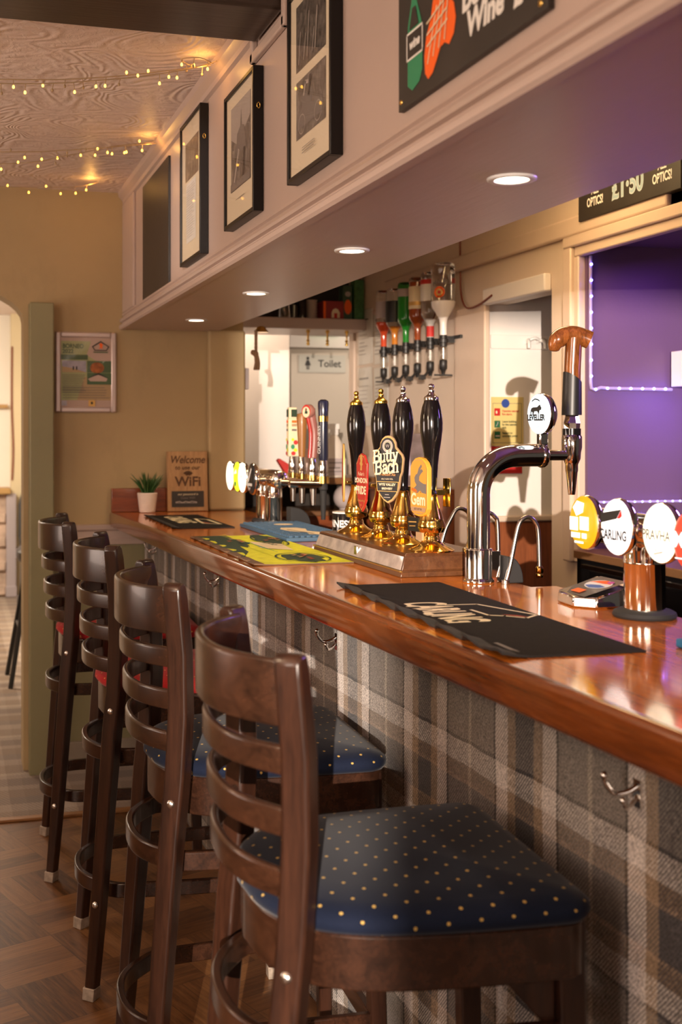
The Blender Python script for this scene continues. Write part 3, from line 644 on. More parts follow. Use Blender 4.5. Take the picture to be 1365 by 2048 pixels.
# downlights
def downlight(y, label):
    dl = thing('downlight', label, 'downlight', (.962, y, 1.8965), 'recessed downlights under the bulkhead')
    b = B(); b.M = T(.962, y, 1.8965); pr_ = [(.030, -.001), (.031, -.004), (.040, -.005), (.0435, -.003), (.0440, 0), (.030, 0)]
    rr = [[b.v((r * math.cos(2 * math.pi * i / 40), r * math.sin(2 * math.pi * i / 40), z)) for i in range(40)] for r, z in pr_]
    for p_, q_ in zip(rr, rr[1:] + rr[:1]):
        for i in range(40): b.f([p_[i], p_[(i + 1) % 40], q_[(i + 1) % 40], q_[i]])
    obj('bezel', b, M_silv if 0 else M_wht, dl, smooth=60)
    b = B(); b.M = T(.962, y, 1.8965); b.lathe([(0, -.003), (.0295, -.0025), (.0295, -.0005), (0, -.0005)], 32); obj('lens', b, E_down, dl)
    spot('downlight_beam', (.962, y, 1.888), (.962, y, 0), 5.5, (1, .76, .50), 110, .028, .6)
downlight(1.841, 'lit recessed downlight nearest the camera, on the blue-tinged end of the bulkhead'); downlight(2.671, 'lit recessed downlight second from the camera, above the hand pumps')
downlight(3.58, 'lit recessed downlight third from the camera, before the far tap tower'); downlight(4.50, 'smallest lit recessed downlight, closest to the far wall')
spot('downlight_beam_out_of_view', (.962, .95, 1.888), (.962, .95, 0), 5.5, (1, .76, .50), 110, .028, .6)
# fairy lights
def fairy(label, paths, step=.047):
    f = thing('fairy_light_string', label, 'fairy lights', paths[0][0], 'fairy light strings under the ceiling')
    w_ = B(); bulbs = []
    for pts in paths:
        P = smoothpath(pts, 14); w_.tube(P, .0016, 5); acc = 0
        for a, c in zip(P, P[1:]):
            acc += (c - a).length
            if acc > step and c.x > -.35: acc = random.uniform(-.012, .012); bulbs.append(c)
    obj('wire', w_, M_wire, f)
    point('fairy_glow', (paths[0][0][0] - .03, paths[0][0][1], paths[0][0][2] - .012), .22, (1, .48, .10), .012)
    for p in bulbs[:95]:
        up = random.random() < .12; L = random.uniform(.010, .022) * (-.6 if up else 1); q = B(); x, y = p.x + random.uniform(-.004, .004), p.y
        q.tube([(p.x, y, p.z), (x, y, p.z - L)], .0012, 5, 1); lit = random.random() < .72
        q.lathe([(0, -.009), (.0028, -.0075), (.0034, -.004), (.0022, 0), (0, .001)], 8, 0 if lit else 1, (x, y, p.z - L)); obj('led', q, [E_bulb, M_wire], f, smooth=60)
fairy('double string of warm fairy lights nearest the beam', [[(.705, 3.10, 2.462), (.66, 3.11, 2.455), (.42, 3.14, 2.418), (.137, 3.15, 2.392), (-.6, 3.15, 2.36), (-1.6, 3.15, 2.40), (-2.58, 3.15, 2.46)], [(.700, 3.09, 2.464), (.62, 3.10, 2.440), (.42, 3.11, 2.402), (.137, 3.12, 2.372), (-.6, 3.12, 2.34), (-1.6, 3.12, 2.38), (-2.58, 3.12, 2.46)], [(.715, 3.08, 2.468), (.67, 3.13, 2.463), (.62, 3.10, 2.470), (.66, 3.06, 2.466), (.71, 3.10, 2.467)]])
fairy('double string of warm fairy lights between the beam string and the far wall', [[(.712, 3.99, 2.462), (.60, 3.99, 2.445), (.40, 4.0, 2.420), (.174, 4.0, 2.400), (-.6, 4.0, 2.37), (-1.6, 4.0, 2.40), (-2.58, 4.0, 2.46)], [(.705, 3.98, 2.464), (.55, 3.97, 2.435), (.40, 3.97, 2.395), (.174, 3.97, 2.352), (-.6, 3.97, 2.31), (-1.6, 3.97, 2.37), (-2.58, 3.97, 2.46)]])
fairy('single short string of warm fairy lights against the far wall', [[(.60, 4.74, 2.475), (.52, 4.75, 2.455), (.40, 4.75, 2.445), (.207, 4.75, 2.438), (-.6, 4.75, 2.43), (-2.58, 4.75, 2.46)]])
# poster in snap frame
po = thing('snap_frame_poster', 'silver snap frame holding a green travel poster, beside the arch', 'poster', (.58, 4.998, 1.706))
b = B(); b.M = face_my((.448, 4.999, 1.532)); W_, H_ = .263, .347
for a in ((0, .024, 0, H_), (W_ - .024, W_, 0, H_), (.024, W_ - .024, 0, .024), (.024, W_ - .024, H_ - .024, H_)): b.box(a[0], a[1], a[2], a[3], 0, .016)
obj('frame_profile', b, M_silv, po, bevel=.006)
M_pg = plain('poster_sage', (.40, .42, .20), .4, var=.12, vs=14); M_pgd = plain('poster_dark_green', (.07, .12, .05), .4); M_ppk = plain('poster_pink', (.52, .38, .32), .4); M_pbl = plain('poster_sky', (.40, .38, .46), .4, var=.15, vs=40); M_pbr = plain('poster_rust_fur', (.34, .10, .02), .4, var=.4, vs=60); M_psand = plain('poster_sand', (.48, .34, .18), .4)
obj('backing', B().box(.47, .69, 4.990, 4.996, 1.552, 1.86), M_psand, po)
it = [('r', 0, 0, .219, .303, M_pg), ('r', 0, .285, .219, .303, M_ppk), ('p', [(.11, .225), (.219, .16), (.219, .285), (.13, .285)], M_ppk), ('p', [(.06, .0), (.219, .0), (.219, .13), (.10, .13)], M_psand), ('r', 0, .0, .219, .03, M_ppk),
    ('t', 'BORNEO', .052, .262, .026, M_pgd, dict(bold=.0008, sx=.85)), ('t', '2022', .030, .240, .024, M_pgd, dict(bold=.0008)), ('r', 0, .205, .115, .226, M_pgd),
    ('r', .005, .150, .108, .200, M_pbl), ('p', [(.005, .175), (.05, .168), (.108, .150), (.005, .150)], M_psand), ('r', .050, .160, .056, .176, M_ink), ('r', .064, .160, .070, .176, M_ink),
    ('r', .112, .150, .219, .200, M_pgd), ('c', .155, .170, .030, .024, M_pbr), ('r', .112, .098, .219, .148, M_pgd), ('p', [(.115, .122), (.16, .142), (.20, .124), (.195, .112), (.125, .112)], M_ppk), ('p', [(.112, .124), (.16, .148), (.208, .124), (.16, .140)], M_ink),
    ('l', [(.135, .262), (.170, .284), (.205, .262), (.195, .246), (.145, .246), (.135, .262)], .004, M_ink), ('p', [(.163, .250), (.168, .262), (.163, .274), (.172, .278), (.180, .270), (.176, .262), (.180, .250), (.172, .258)], M_org), ('l', [(.14, .238), (.20, .238)], .005, M_pgd),
    ('r', .118, .004, .146, .030, M_yel if 0 else M_goldp), ('c', .132, .018, .005, .006, M_ink), ('r', .002, .006, .025, .028, M_pbl)] + lines(.006, .105, .06, .142, 11, M_gph, .002) + lines(.006, .21, .035, .09, 5, M_gph, .002)
decal('poster_print', po, face_my((.472, 4.990, 1.555)), it)
obj('clear_cover', B().box(.471, .689, 4.9855, 4.9865, 1.555, 1.857), M_pane, po)
# plant and welcome sign on the far end of the bar
pl = thing('potted_plant', 'small spiky green plant in a ribbed white pot', 'plant', (.835, 4.918, 1.1))
b = B(); b.M = T(.835, 4.918, 1.1005); prf = [(0, 0), (.030, 0)]
for i in range(11): z = .003 + i * .0075; r = .034 + .009 * (i / 10); prf += [(r, z), (r + .0014, z + .0025), (r, z + .0055)]
b.lathe(prf + [(.041, .086), (.038, .086), (.037, .078), (0, .078)], 36); obj('pot', b, M_pot, pl, smooth=50)
b = B(); b.M = T(.835, 4.918, 1.17)
for i in range(70):
    a = random.uniform(0, 6.28); L = random.uniform(.07, .125); sp = random.uniform(.1, .62); r0 = random.uniform(0, .022); hgt = L * math.cos(sp * .8); ca, sa = math.cos(a), math.sin(a)
    P = [(ca * (r0 + L * sp * t ** 1.6), sa * (r0 + L * sp * t ** 1.6), hgt * (t - .12 * t * t)) for t in (0, .3, .6, .85, 1)]
    b.tube(P, [.003, .0034, .003, .002, .0004], 4)
obj('leaves', b, M_grass, pl)
ws = thing('welcome_sign', 'wooden WiFi welcome sign leaning on the wall beside the potted plant', 'sign', (1.017, 4.955, 1.1))
tilt = Matrix.Rotation(R(-5), 4, 'X'); Mw = T(.926, 4.928, 1.102) @ Matrix.Rotation(R(-4), 4, 'X') @ basis((0, 0, 0), (1, 0, 0), (0, 0, 1))
b = B(); b.M = Mw; b.box(0, .180, 0, .262, -.018, 0); obj('board', b, M_sign, ws, bevel=.002)
M_burn = plain('burnt_lettering', (.10, .045, .018), .7)
it = [('t', 'Welcome', .090, .224, .046, M_burn, dict(bold=.001, shear=.25, sx=.85)), ('t', 'to use our', .090, .190, .026, M_burn, dict(bold=.0006, shear=.15)), ('t', 'WiFi', .092, .128, .058, M_burn, dict(bold=.0016, sx=1.02)), ('r', .018, .018, .162, .088, M_board),
      ('t', 'our password is', .09, .074, .014, M_cr, dict(shear=.2)), ('t', 'Guest WiFi', .09, .058, .014, M_gph), ('l', [(.036, .040), (.052, .043), (.066, .038), (.08, .043), (.094, .039), (.108, .043), (.13, .039)], .003, M_lg), ('l', [(.036, .037), (.13, .036)], .002, M_lg)]
for r_ in (.022, .0155, .009):
    it.append(('l', [(.092 + r_ * math.cos(t) * 1.05, .152 + r_ * .95 * math.sin(t)) for t in [R(38 + i * 8.7) for i in range(13)]], .0052, M_burn))
decal('lettering', ws, Mw, it)
# ------------------------------------------------------------ bar mats
def bar_mat(label, y0, y1, x0, x1, mats, prints, edge, wav=.006, nw=8, z=1.1005):
    t = thing('bar_mat', label, 'bar mat', ((x0 + x1) / 2, (y0 + y1) / 2, z))
    b = B(); ny, nx = 72, 10; g_ = []
    for i in range(ny + 1):
        y = y0 + (y1 - y0) * i / ny; row = []
        for k in range(nx + 1):
            f = k / nx; x = x0 + (x1 - x0) * f; e = max(0, 1 - f * 6)
            s = math.sin(i / ny * nw * 2 * math.pi) + .5 * math.sin(i / ny * nw * 3.3 * math.pi + 1)
            row.append((x - e * .004 * s, y, z + .003 + e * wav * (.55 + .5 * s)))
        g_.append(row)
    up = [[b.v(p) for p in r] for r in g_]; dn = [[b.v((p[0], p[1], max(z, p[2] - .004))) for p in r] for r in g_]
    for i in range(ny):
        for k in range(nx):
            b.f([up[i][k], up[i + 1][k], up[i + 1][k + 1], up[i][k + 1]], 0 if 0 < k else 1); b.f([dn[i][k], dn[i][k + 1], dn[i + 1][k + 1], dn[i + 1][k]], 1)
        b.f([up[i][0], dn[i][0], dn[i + 1][0], up[i + 1][0]], 1); b.f([up[i][nx], up[i + 1][nx], dn[i + 1][nx], dn[i][nx]], 1)
    for k in range(nx): b.f([up[0][k], up[0][k + 1], dn[0][k + 1], dn[0][k]], 1); b.f([up[ny][k], dn[ny][k], dn[ny][k + 1], up[ny][k + 1]], 1)
    obj('mat', b, mats, t, smooth=60)
    decal('print', t, face_up((x0, y1, z + .003)), prints(y1 - y0, x1 - x0), .0005)
    return t
def carling(L, W):
    return [('t', 'CARLING', .415, .078, .125, M_cr, dict(bold=.0045, sx=.47)), ('l', [(.334, .122), (.340, .186), (.491, .240), (.520, .205), (.488, .176), (.474, .150), (.405, .145)], .007, M_cr),
            ('p', [(.470, .176), (.505, .200), (.514, .214), (.488, .200)], M_rust), ('r', .74, .035, .82, .043, M_gph)]
m_ = bar_mat('black bar mat with large cream capitals, nearest the camera', 1.600, 2.450, .836, 1.082, [M_matt, M_rub], carling, None, .011); m_.rotation_euler = (0, 0, R(-1.7))
bar_mat('black bar mat with cream print lying before the potted plant', 4.055, 4.700, .785, 1.010, [M_matt, M_rub], lambda L, W: [('t', 'CARLING', .40 * L, .42 * W, .10, M_cr, dict(bold=.004, sx=.8)), ('l', [(.36 * L, .72 * W), (.44 * L, .90 * W), (.80 * L, .90 * W), (.72 * L, .66 * W), (.56 * L, .68 * W), (.38 * L, .73 * W)], .012, M_cr), ('p', [(.60 * L, .70 * W), (.72 * L, .70 * W), (.75 * L, .78 * W)], M_rust)], None)
def art_y(L, W):
    def blob(cx, cy, rx, ry, n=22, j=.25): return [(cx + rx * (1 + random.uniform(-j, j)) * math.cos(i * 2 * math.pi / n), cy + ry * (1 + random.uniform(-j, j)) * math.sin(i * 2 * math.pi / n)) for i in range(n)]
    o = [('r', 0, 0, L, .05 * W, M_tan), ('p', [(0, .05 * W), (.60 * L, .05 * W), (.80 * L, .05 * W), (.62 * L, .24 * W), (.40 * L, .30 * W), (.30 * L, .40 * W), (.22 * L, .42 * W), (0, .45 * W)], M_dkgr),
         ('p', blob(.28 * L, .34 * W, .17 * L, .14 * W), M_dkgr), ('p', blob(.20 * L, .80 * W, .18 * L, .15 * W), M_dkgr), ('p', blob(.84 * L, .62 * W, .12 * L, .22 * W), M_dkgr), ('p', [(.28 * L, .52 * W), (.52 * L, .46 * W), (.62 * L, .74 * W), (.40 * L, .80 * W)], M_cr),
         ('o', .25 * L, .78 * W, .20 * L, .17 * W, .006, M_dkgr), ('o', .85 * L, .62 * W, .14 * L, .27 * W, .006, M_dkgr)]
    for cx, cy in ((.20, .80), (.84, .62), (.28, .34)):
        for k in range(7): a = random.uniform(0, 6.28); r = random.uniform(.02, .09); x, y = cx * L + r * L * math.cos(a) * .8, cy * W + r * W * 1.2 * math.sin(a); o.append(('l', [(x, y), (x + .018, y + .010), (x + .03, y - .004)], .006, M_rust if k % 3 else M_goldp))
    for k in range(5): o.append(('l', [(.10 * L + k * .03 * L, .30 * W), (.07 * L + k * .03 * L, .40 * W)], .003, M_yel))
    for k in range(2):
        for q in range(4): x = (.37 + .05 * q) * L; y = (.56 + .12 * k) * W; o.append(('l', [(x, y), (x + .004, y + .018), (x + .018, y + .018), (x + .016, y + .002), (x + .004, y + .008)], .004, M_dkgr))
    for k in range(6): o.append(('l', [(.40 * L + .05 * k * L, .36 * W), (.60 * L + .04 * k * L, .40 * W)], .002, M_grn))
    return o
bar_mat('lime yellow bar mat with dark green drawings, beside the hand pump plinth', 2.885, 3.715, .772, 1.045, [M_yel, plain('tan_mat_edge', (.14, .08, .045), .9)], art_y, None, .005, 7)
b_ = thing('drip_mat', 'blue rubber drip mat with cream logo behind the yellow bar mat', 'bar mat', (1.15, 3.78, 1.1005))
b = B(); b.box(1.035, 1.262, 3.48, 4.085, 1.1005, 1.113)
obj('rubber_slab', b, M_blueR, b_, bevel=.003)
b = B()
for i in range(30):
    for k in range(11): x, y = 1.046 + k * .0195, 3.492 + i * .0197; b.box(x, x + .012, y, y + .012, 1.113, 1.119)
obj('rubber_studs', b, M_blueR, b_)
decal('print', b_, face_up((1.035, 4.085, 1.1192)), [('c', .16, .12, .035, .035, M_cr), ('p', [(.30, .07), (.36, .05), (.44, .06), (.50, .10), (.56, .09), (.58, .13), (.50, .15), (.44, .12), (.36, .14), (.31, .12)], M_cr), ('l', [(.38, .07), (.54, .11)], .008, M_ink)])
b = B(); b.box(1.140, 1.29, 1.42, 1.622, 1.1005, 1.115); tag(obj('drip_mat', b, plain('bright_blue_mat', (.02, .16, .34), .5), bevel=.003), 'small bright blue mat at the right edge before the near black bar mat', 'bar mat')
# ------------------------------------------------------------ hand pumps
hp = thing('beer_engine', 'bank of four black-handled hand pumps with brass bodies on a dark wooden plinth', 'hand pumps', (1.165, 2.9, 1.1))
b = B(); b.M = Matrix.Identity(4)
def frus(b, r0, r1, mi=0):
    (x0, x1, y0, y1, z0), (u0, u1, v0, v1, z1) = r0, r1
    p = [b.v(q) for q in ((x0, y0, z0), (x1, y0, z0), (x1, y1, z0), (x0, y1, z0), (u0, v0, z1), (u1, v0, z1), (u1, v1, z1), (u0, v1, z1))]
    for q in ((3, 2, 1, 0), (4, 5, 6, 7), (0, 1, 5, 4), (1, 2, 6, 5), (2, 3, 7, 6), (3, 0, 4, 7)): b.f([p[i] for i in q], mi)
frus(b, (1.046, 1.268, 2.562, 3.240, 1.1005), (1.049, 1.268, 2.564, 3.238, 1.113)); frus(b, (1.050, 1.268, 2.566, 3.236, 1.113), (1.052, 1.268, 2.567, 3.235, 1.116))
frus(b, (1.0505, 1.268, 2.566, 3.2355, 1.116), (1.062, 1.268, 2.572, 3.229, 1.150)); frus(b, (1.060, 1.268, 2.570, 3.231, 1.150), (1.066, 1.268, 2.576, 3.225, 1.157))
obj('plinth', b, M_tray, hp, bevel=.002)
obj('scuffed_fascia', (lambda q: (frus(q, (1.0488, 1.055, 2.575, 3.228, 1.1175), (1.0605, 1.066, 2.579, 3.224, 1.1485)), q)[1])(B()), plain('scuffed_pale_varnish', (.36, .29, .25), .30, coat=.5, var=.35, vs=26), hp)
obj('brass_beading', B().box(1.0445, 1.051, 2.562, 3.240, 1.1125, 1.1165), plain('dull_brass_edge', (.46, .29, .08), .3, .8), hp, bevel=.001)
b = B(); b.M = face_mx((1.0535, 2.892, 1.133)); b.box(-.010, .010, -.012, .012, -.003, .003); obj('maker_plate', b, M_steel, hp, bevel=.0015)
PY = [3.155, 2.958, 2.800, 2.618]; PX = 1.150
brassp = [(0, 0), (.056, 0), (.0565, .003), (.050, .007), (.036, .013), (.025, .022), (.0205, .030), (.021, .034), (.0185, .038), (.0195, .042), (.030, .046), (.0335, .055), (.034, .066), (.031, .072), (.0315, .075), (.029, .079), (.026, .090), (.0215, .105), (.0175, .120), (.0155, .132), (.0165, .138), (.0150, .140), (0, .140)]
handp = [(0, .136), (.0145, .136), (.0165, .141), (.0145, .147), (.0135, .152), (.0140, .165), (.0150, .190), (.0165, .220), (.0195, .250), (.0245, .285), (.0275, .315), (.0280, .335), (.0265, .355), (.0230, .378), (.0185, .395), (.0175, .399), (0, .399)]
handp = [(r, z if z < .15 else .15 + (z - .15) * .886) for r, z in handp]
finp = [(0, .3695), (.0180, .3695), (.0188, .3735), (.0175, .378), (.0120, .3815), (.0080, .386), (.0065, .3905), (.0080, .392), (.0080, .394), (.0050, .3965), (.0060, .399), (.0074, .4025), (.0074, .406), (.0055, .4095), (0, .411)]
for i, y in enumerate(PY):
    lean = Matrix.Rotation(R((-1.2, .6, -.4, .5)[i]), 4, 'Y') if 0 else Matrix.Identity(4)
    b = B(); b.M = T(PX, y, 1.157); b.lathe(brassp, 48); p = obj('pump_body', b, M_brass, hp, smooth=40)
    b = B(); b.M = T(PX, y, 1.157); b.lathe(handp, 40); obj('pump_handle', b, M_pumph, p, smooth=40)
    b = B(); b.M = T(PX, y, 1.157); b.lathe(finp, 28); obj('finial', b, M_gold if i < 2 else M_chrome, p, smooth=35)
    b = B(); b.M = T(PX, y, 1.157); b.box(-.030, .0, -.005, .005, .142, .150); b.box(.010, .036, -.006, .006, .136, .150); obj('clip_bracket', b, M_brass, p, bevel=.001)
def clip(label_mat_edge, pos, ang, outline, th, prints, mats):
    Mx = face_n(pos, ang); b = B(); b.M = Mx; b.prism(outline, -th, 0); c = obj('pump_clip', b, mats, hp, bevel=.0012); decal('clip_print', c, Mx, prints, .0006); return c
def scale(P, s): return [(x * s, y * s) for x, y in P]
# first pump: clip seen almost edge-on
ov = [(.036 * math.cos(t), .085 * math.sin(t)) for t in [i * math.pi / 20 for i in range(40)]]
clip(0, (1.112, PY[0] + .012, 1.330), -17, ov, .006, [('p', scale(ov, .9), M_cr), ('p', scale(ov, .82), M_redp)], M_goldp)
# London Pride
op = [(-.040, .062), (-.034, .066), (-.030, .072), (-.020, .086), (0, .092), (.020, .086), (.030, .072), (.034, .066), (.040, .062), (.038, .030), (.037, -.02), (.030, -.055), (.014, -.078), (0, -.090), (-.014, -.078), (-.030, -.055), (-.037, -.02), (-.038, .030)]
griffin = [(-.006, .034), (.004, .034), (.005, .046), (.010, .050), (.006, .056), (.009, .066), (.004, .076), (-.003, .080), (-.006, .072), (-.010, .066), (-.005, .060), (-.010, .052), (-.005, .046)]
op = scale(op, .88)
clip(0, (1.092, PY[1] - .004, 1.310), 4, op, .006, [('p', scale(op, .95), M_goldp), ('p', scale(op, .92), M_cred), ('p', griffin, M_goldp), ('t', "Fuller's", 0, .024, .014, M_cr, {}), ('t', 'LONDON', 0, .006, .0185, M_cr, dict(bold=.0006)), ('t', 'PRIDE', 0, -.021, .030, M_cr, dict(bold=.0010, sx=.82)), ('t', 'Outstanding', 0, -.048, .009, M_goldp, dict(shear=.2)), ('t', 'ale', 0, -.060, .008, M_goldp, dict(shear=.2))], M_cred)
# Butty Bach
ob = [(-.050, .030), (-.046, .040), (-.034, .052), (-.026, .060), (-.024, .072), (-.018, .082), (-.009, .088), (0, .0895), (.009, .088), (.018, .082), (.024, .072), (.026, .060), (.034, .052), (.046, .040), (.050, .030), (.046, -.004), (.040, -.018), (.036, -.046), (.028, -.064), (.014, -.080), (0, -.087), (-.014, -.080), (-.028, -.064), (-.036, -.046), (-.040, -.018), (-.046, -.004)]
# slab-serif letters drawn as thick strokes
def serif(word, x, y, h, m, adv=.62, slope=0.0):
    GL = {'B': ([[(0, 0), (0, 1)], [(0, 1), (.34, 1), (.46, .88), (.46, .66), (.34, .54), (0, .54)], [(.34, .54), (.50, .42), (.50, .14), (.36, 0), (0, 0)], [(-.12, 1), (.1, 1)], [(-.12, 0), (.1, 0)]], .70),
          'u': ([[(0, .66), (0, .16), (.10, .02), (.26, .02), (.38, .16)], [(.38, .66), (.38, 0)], [(-.12, .66), (.04, .66)], [(.26, .66), (.38, .66)], [(.38, 0), (.50, 0)]], .62),
          't': ([[(.08, .88), (.08, .14), (.16, .02), (.30, .06)], [(-.08, .66), (.26, .66)]], .38),
          'y': ([[(0, .66), (.20, .06)], [(.40, .66), (.16, -.16), (.06, -.26), (-.04, -.22)], [(-.10, .66), (.10, .66)], [(.30, .66), (.50, .66)]], .56),
          'a': ([[(.04, .54), (.12, .66), (.28, .66), (.36, .54), (.36, .04), (.46, 0)], [(.36, .38), (.12, .34), (.02, .20), (.06, .04), (.20, 0), (.36, .12)]], .58),
          'c': ([[(.38, .50), (.28, .66), (.12, .66), (0, .50), (0, .16), (.12, 0), (.28, 0), (.40, .12)]], .52),
          'h': ([[(0, 0), (0, 1)], [(0, .52), (.12, .66), (.28, .66), (.38, .52), (.38, 0)], [(-.12, 0), (.12, 0)], [(.26, 0), (.50, 0)], [(-.12, 1), (0, 1)]], .62)}
    o = []
    for ch in word:
        st_, wd = GL[ch]
        for k, s in enumerate(st_): o.append(('l', [(x + p[0] * h * .98, y + p[1] * h + slope * (x + p[0] * h)) for p in s], h * (.17 if k < 1 or ch in 'ac' else .15 if len(s) > 2 else .10), m))
        x += wd * h * .98
    return o
it = [('p', scale(ob, .97), M_goldp), ('p', scale(ob, .94), M_blk), ('o', 0, .062, .0165, .0165, .004, M_lg), ('o', 0, .062, .0115, .0115, .0014, M_cr), ('t', 'W', 0, .062, .012, M_lg, {}), ('p', [(-.036, -.030), (.036, -.030), (.033, -.056), (-.033, -.056)], M_goldp), ('p', [(-.034, -.0315), (.034, -.0315), (.0315, -.0545), (-.0315, -.0545)], M_blk),
      ('t', 'Premium Ale', 0, -.012, .010, M_amb, dict(shear=.2)), ('t', 'ALC 4.5% VOL', 0, -.0235, .006, M_cr, {}), ('t', 'WYE VALLEY', 0, -.038, .0092, M_cr, dict(bold=.0003)), ('t', 'BREWERY', 0, -.0485, .0078, M_cr, dict(bold=.0002)), ('l', [(-.006, -.064), (.006, -.064)], .0015, M_lg), ('l', [(-.010, -.071), (.010, -.071)], .0015, M_lg)]
it += serif('Butty', -.040, .022, .0315, M_cr, slope=.10) + serif('Bach', -.030, -.008, .0325, M_cr, slope=.10)
clip(0, (1.106, PY[2] - .004, 1.350), 32, ob, .007, it, M_tan)
# Gem with a running hare
og = [(-.043, -.055), (-.043, .045), (-.034, .058), (-.018, .068), (0, .071), (.018, .068), (.034, .058), (.043, .045), (.043, -.055), (.034, -.066), (.018, -.073), (0, -.075), (-.018, -.073), (-.034, -.066)]
hare = [(-.043, -.010), (-.020, -.004), (-.010, .002), (-.020, .010), (-.022, .020), (-.014, .028), (-.006, .030), (.002, .044), (.016, .054), (.020, .048), (.010, .040), (.020, .042), (.026, .037), (.014, .030), (.006, .024), (.004, .014), (.014, .010), (.030, .006), (.043, .006), (.043, -.018), (.020, -.016), (.010, -.010), (-.005, -.018), (-.030, -.014)]
it = [('p', scale(og, .93), M_tan), ('p', scale(og, .91), M_ambl), ('p', [(x * .9, y) for x, y in hare], M_gph), ('p', [(-.034, -.012), (-.004, -.016), (-.012, -.008), (-.034, -.005)], M_org), ('t', 'Gem', 0, -.034, .040, M_cr, dict(bold=.0012, sx=.9)), ('r', -.036, -.0625, .036, -.052, M_tan), ('t', 'BEST BITTER', 0, -.0572, .007, M_ink, {}), ('l', [(-.020, -.067), (.020, -.067)], .0015, M_tan)]
clip(0, (1.120, PY[3] + .008, 1.316), 6, og, .012, it, plain('amber_clip_edge', (.72, .36, .04), .35))
b = B(); b.M = face_n((1.122, PY[3] + .012, 1.20), 6); b.box(-.016, .016, -.018, .035, -.006, 0); obj('clip_stem', b, M_tan, hp, bevel=.001)
b = B(); b.M = face_n((1.116, PY[3] + .030, 1.225), 6); b.box(-.03, .022, -.022, .012, -.006, 0); c = obj('strength_card', b, M_blk, hp); decal('card_print', c, face_n((1.116, PY[3] + .030, 1.225), 6), [('l', [(-.024, 0), (.014, .002)], .003, M_goldp), ('l', [(-.02, -.01), (.01, -.008)], .002, M_goldp)])
b = B(); b.M = face_n((1.186, PY[3] - .01, 1.305), 30); b.box(-.011, .011, -.040, .030, -.004, 0); obj('spare_clip', b, M_brass, hp, bevel=.001)
# swan-neck spouts on the servers' side
for lab, y, x0, xa, x1, z0, zb, noz in (('stainless swan-neck spout rising from the hand pump plinth', 2.72, 1.222, 1.268, 1.306, 1.157, 1.08, 0), ('stainless swan-neck spout half hidden behind the upright chrome tap', 2.58, 1.226, 1.272, 1.310, 1.157, 1.08, 0), ('stainless swan-neck spout with a brass nozzle, beside the black clamp cover', 2.400, 1.238, 1.288, 1.322, 1.1005, 1.137, 1)):
    t = thing('swan_neck_spout', lab, 'beer spout', (x0, y, z0), 'swan-neck spouts behind the bar')
    b = B(); b.tube(smoothpath([(x0, y, z0), (x0 + .012, y, z0 + .04), (xa - .018, y, 1.228), (xa - .004, y, 1.249), (xa + .012, y, 1.2515), (x1 - .008, y, 1.240), (x1, y, 1.215), (x1 + .003, y, zb)], 8), .0052, 12); obj('pipe', b, M_steel, t, smooth=60)
    b = B(); b.M = T(x0, y, z0); b.lathe([(0, 0), (.010, 0), (.010, .008), (.007, .010), (0, .010)], 16); obj('collar', b, M_steel, t, smooth=40)
    if noz: b = B(); b.M = T(x1 + .003, y, 1.112); b.lathe([(0, 0), (.007, 0), (.0085, .003), (.0085, .008), (.0075, .010), (.0090, .013), (.0090, .022), (.006, .026), (0, .026)], 20); obj('nozzle', b, M_brass, t, smooth=30)
# ------------------------------------------------------------ upright chrome tap with a carved wooden handle
tp = thing('beer_tap', 'tall curved chrome beer tap with a wooden T-handle and lit oval badge', 'beer tap', (1.190, 2.44, 1.1))
b = B(); b.M = T(1.190, 2.44, 1.1002); b.lathe([(0, 0), (.036, 0), (.036, .006), (.0325, .009), (.0315, .012), (.0315, .078), (.029, .080), (0, .080)], 48); b.box(.02, .047, -.020, .020, .012, .074); obj('base_collar', b, M_chrome, tp, smooth=40, bevel=.0015)
P = [(1.190, 2.44, 1.175), (1.190, 2.44, 1.26), (1.190, 2.44, 1.305)] + [(1.190 + .092 * (1 - math.cos(t)), 2.44, 1.305 + .088 * math.sin(t)) for t in [i * math.pi / 24 for i in range(1, 13)]] + [(1.31, 2.44, 1.394), (1.350, 2.44, 1.394)]
b = B(); b.tube(P, .0265, 36); obj('swan_tube', b, M_chrome, tp, smooth=60)
b = B(); b.M = basis((1.350, 2.44, 1.394), (0, 1, 0), (0, 0, 1)); b.lathe([(0, -.004), (.0275, -.004), (.0295, 0), (.0295, .006), (.0275, .010), (.022, .013), (0, .013)], 36); obj('end_collar', b, M_chrome, tp, smooth=40)
b = B(); b.tube([(1.355, 2.44, 1.394), (1.432, 2.44, 1.394)], .0125, 20); b.M = T(1.432, 2.44, 0); b.lathe([(0, 1.300), (.0075, 1.300), (.0085, 1.303), (.0135, 1.352), (.0150, 1.358), (.0150, 1.372), (.0175, 1.378), (.0205, 1.385), (.0215, 1.400), (.0240, 1.412), (.0240, 1.437), (.0215, 1.442), (0, 1.442)], 24); obj('faucet', b, M_chrome, tp, smooth=35)
b = B(); b.M = T(1.432, 2.44, 0); b.lathe([(0, 1.442), (.0215, 1.442), (.0215, 1.457), (0, 1.457)], 24); obj('valve_ring', b, M_blkg, tp, smooth=35)
b = B(); b.M = T(1.432, 2.44, 0); b.lathe([(0, 1.457), (.0195, 1.457), (.0205, 1.470), (.0165, 1.486), (.0150, 1.492), (0, 1.492)], 8); obj('valve_cone', b, M_chrome, tp)
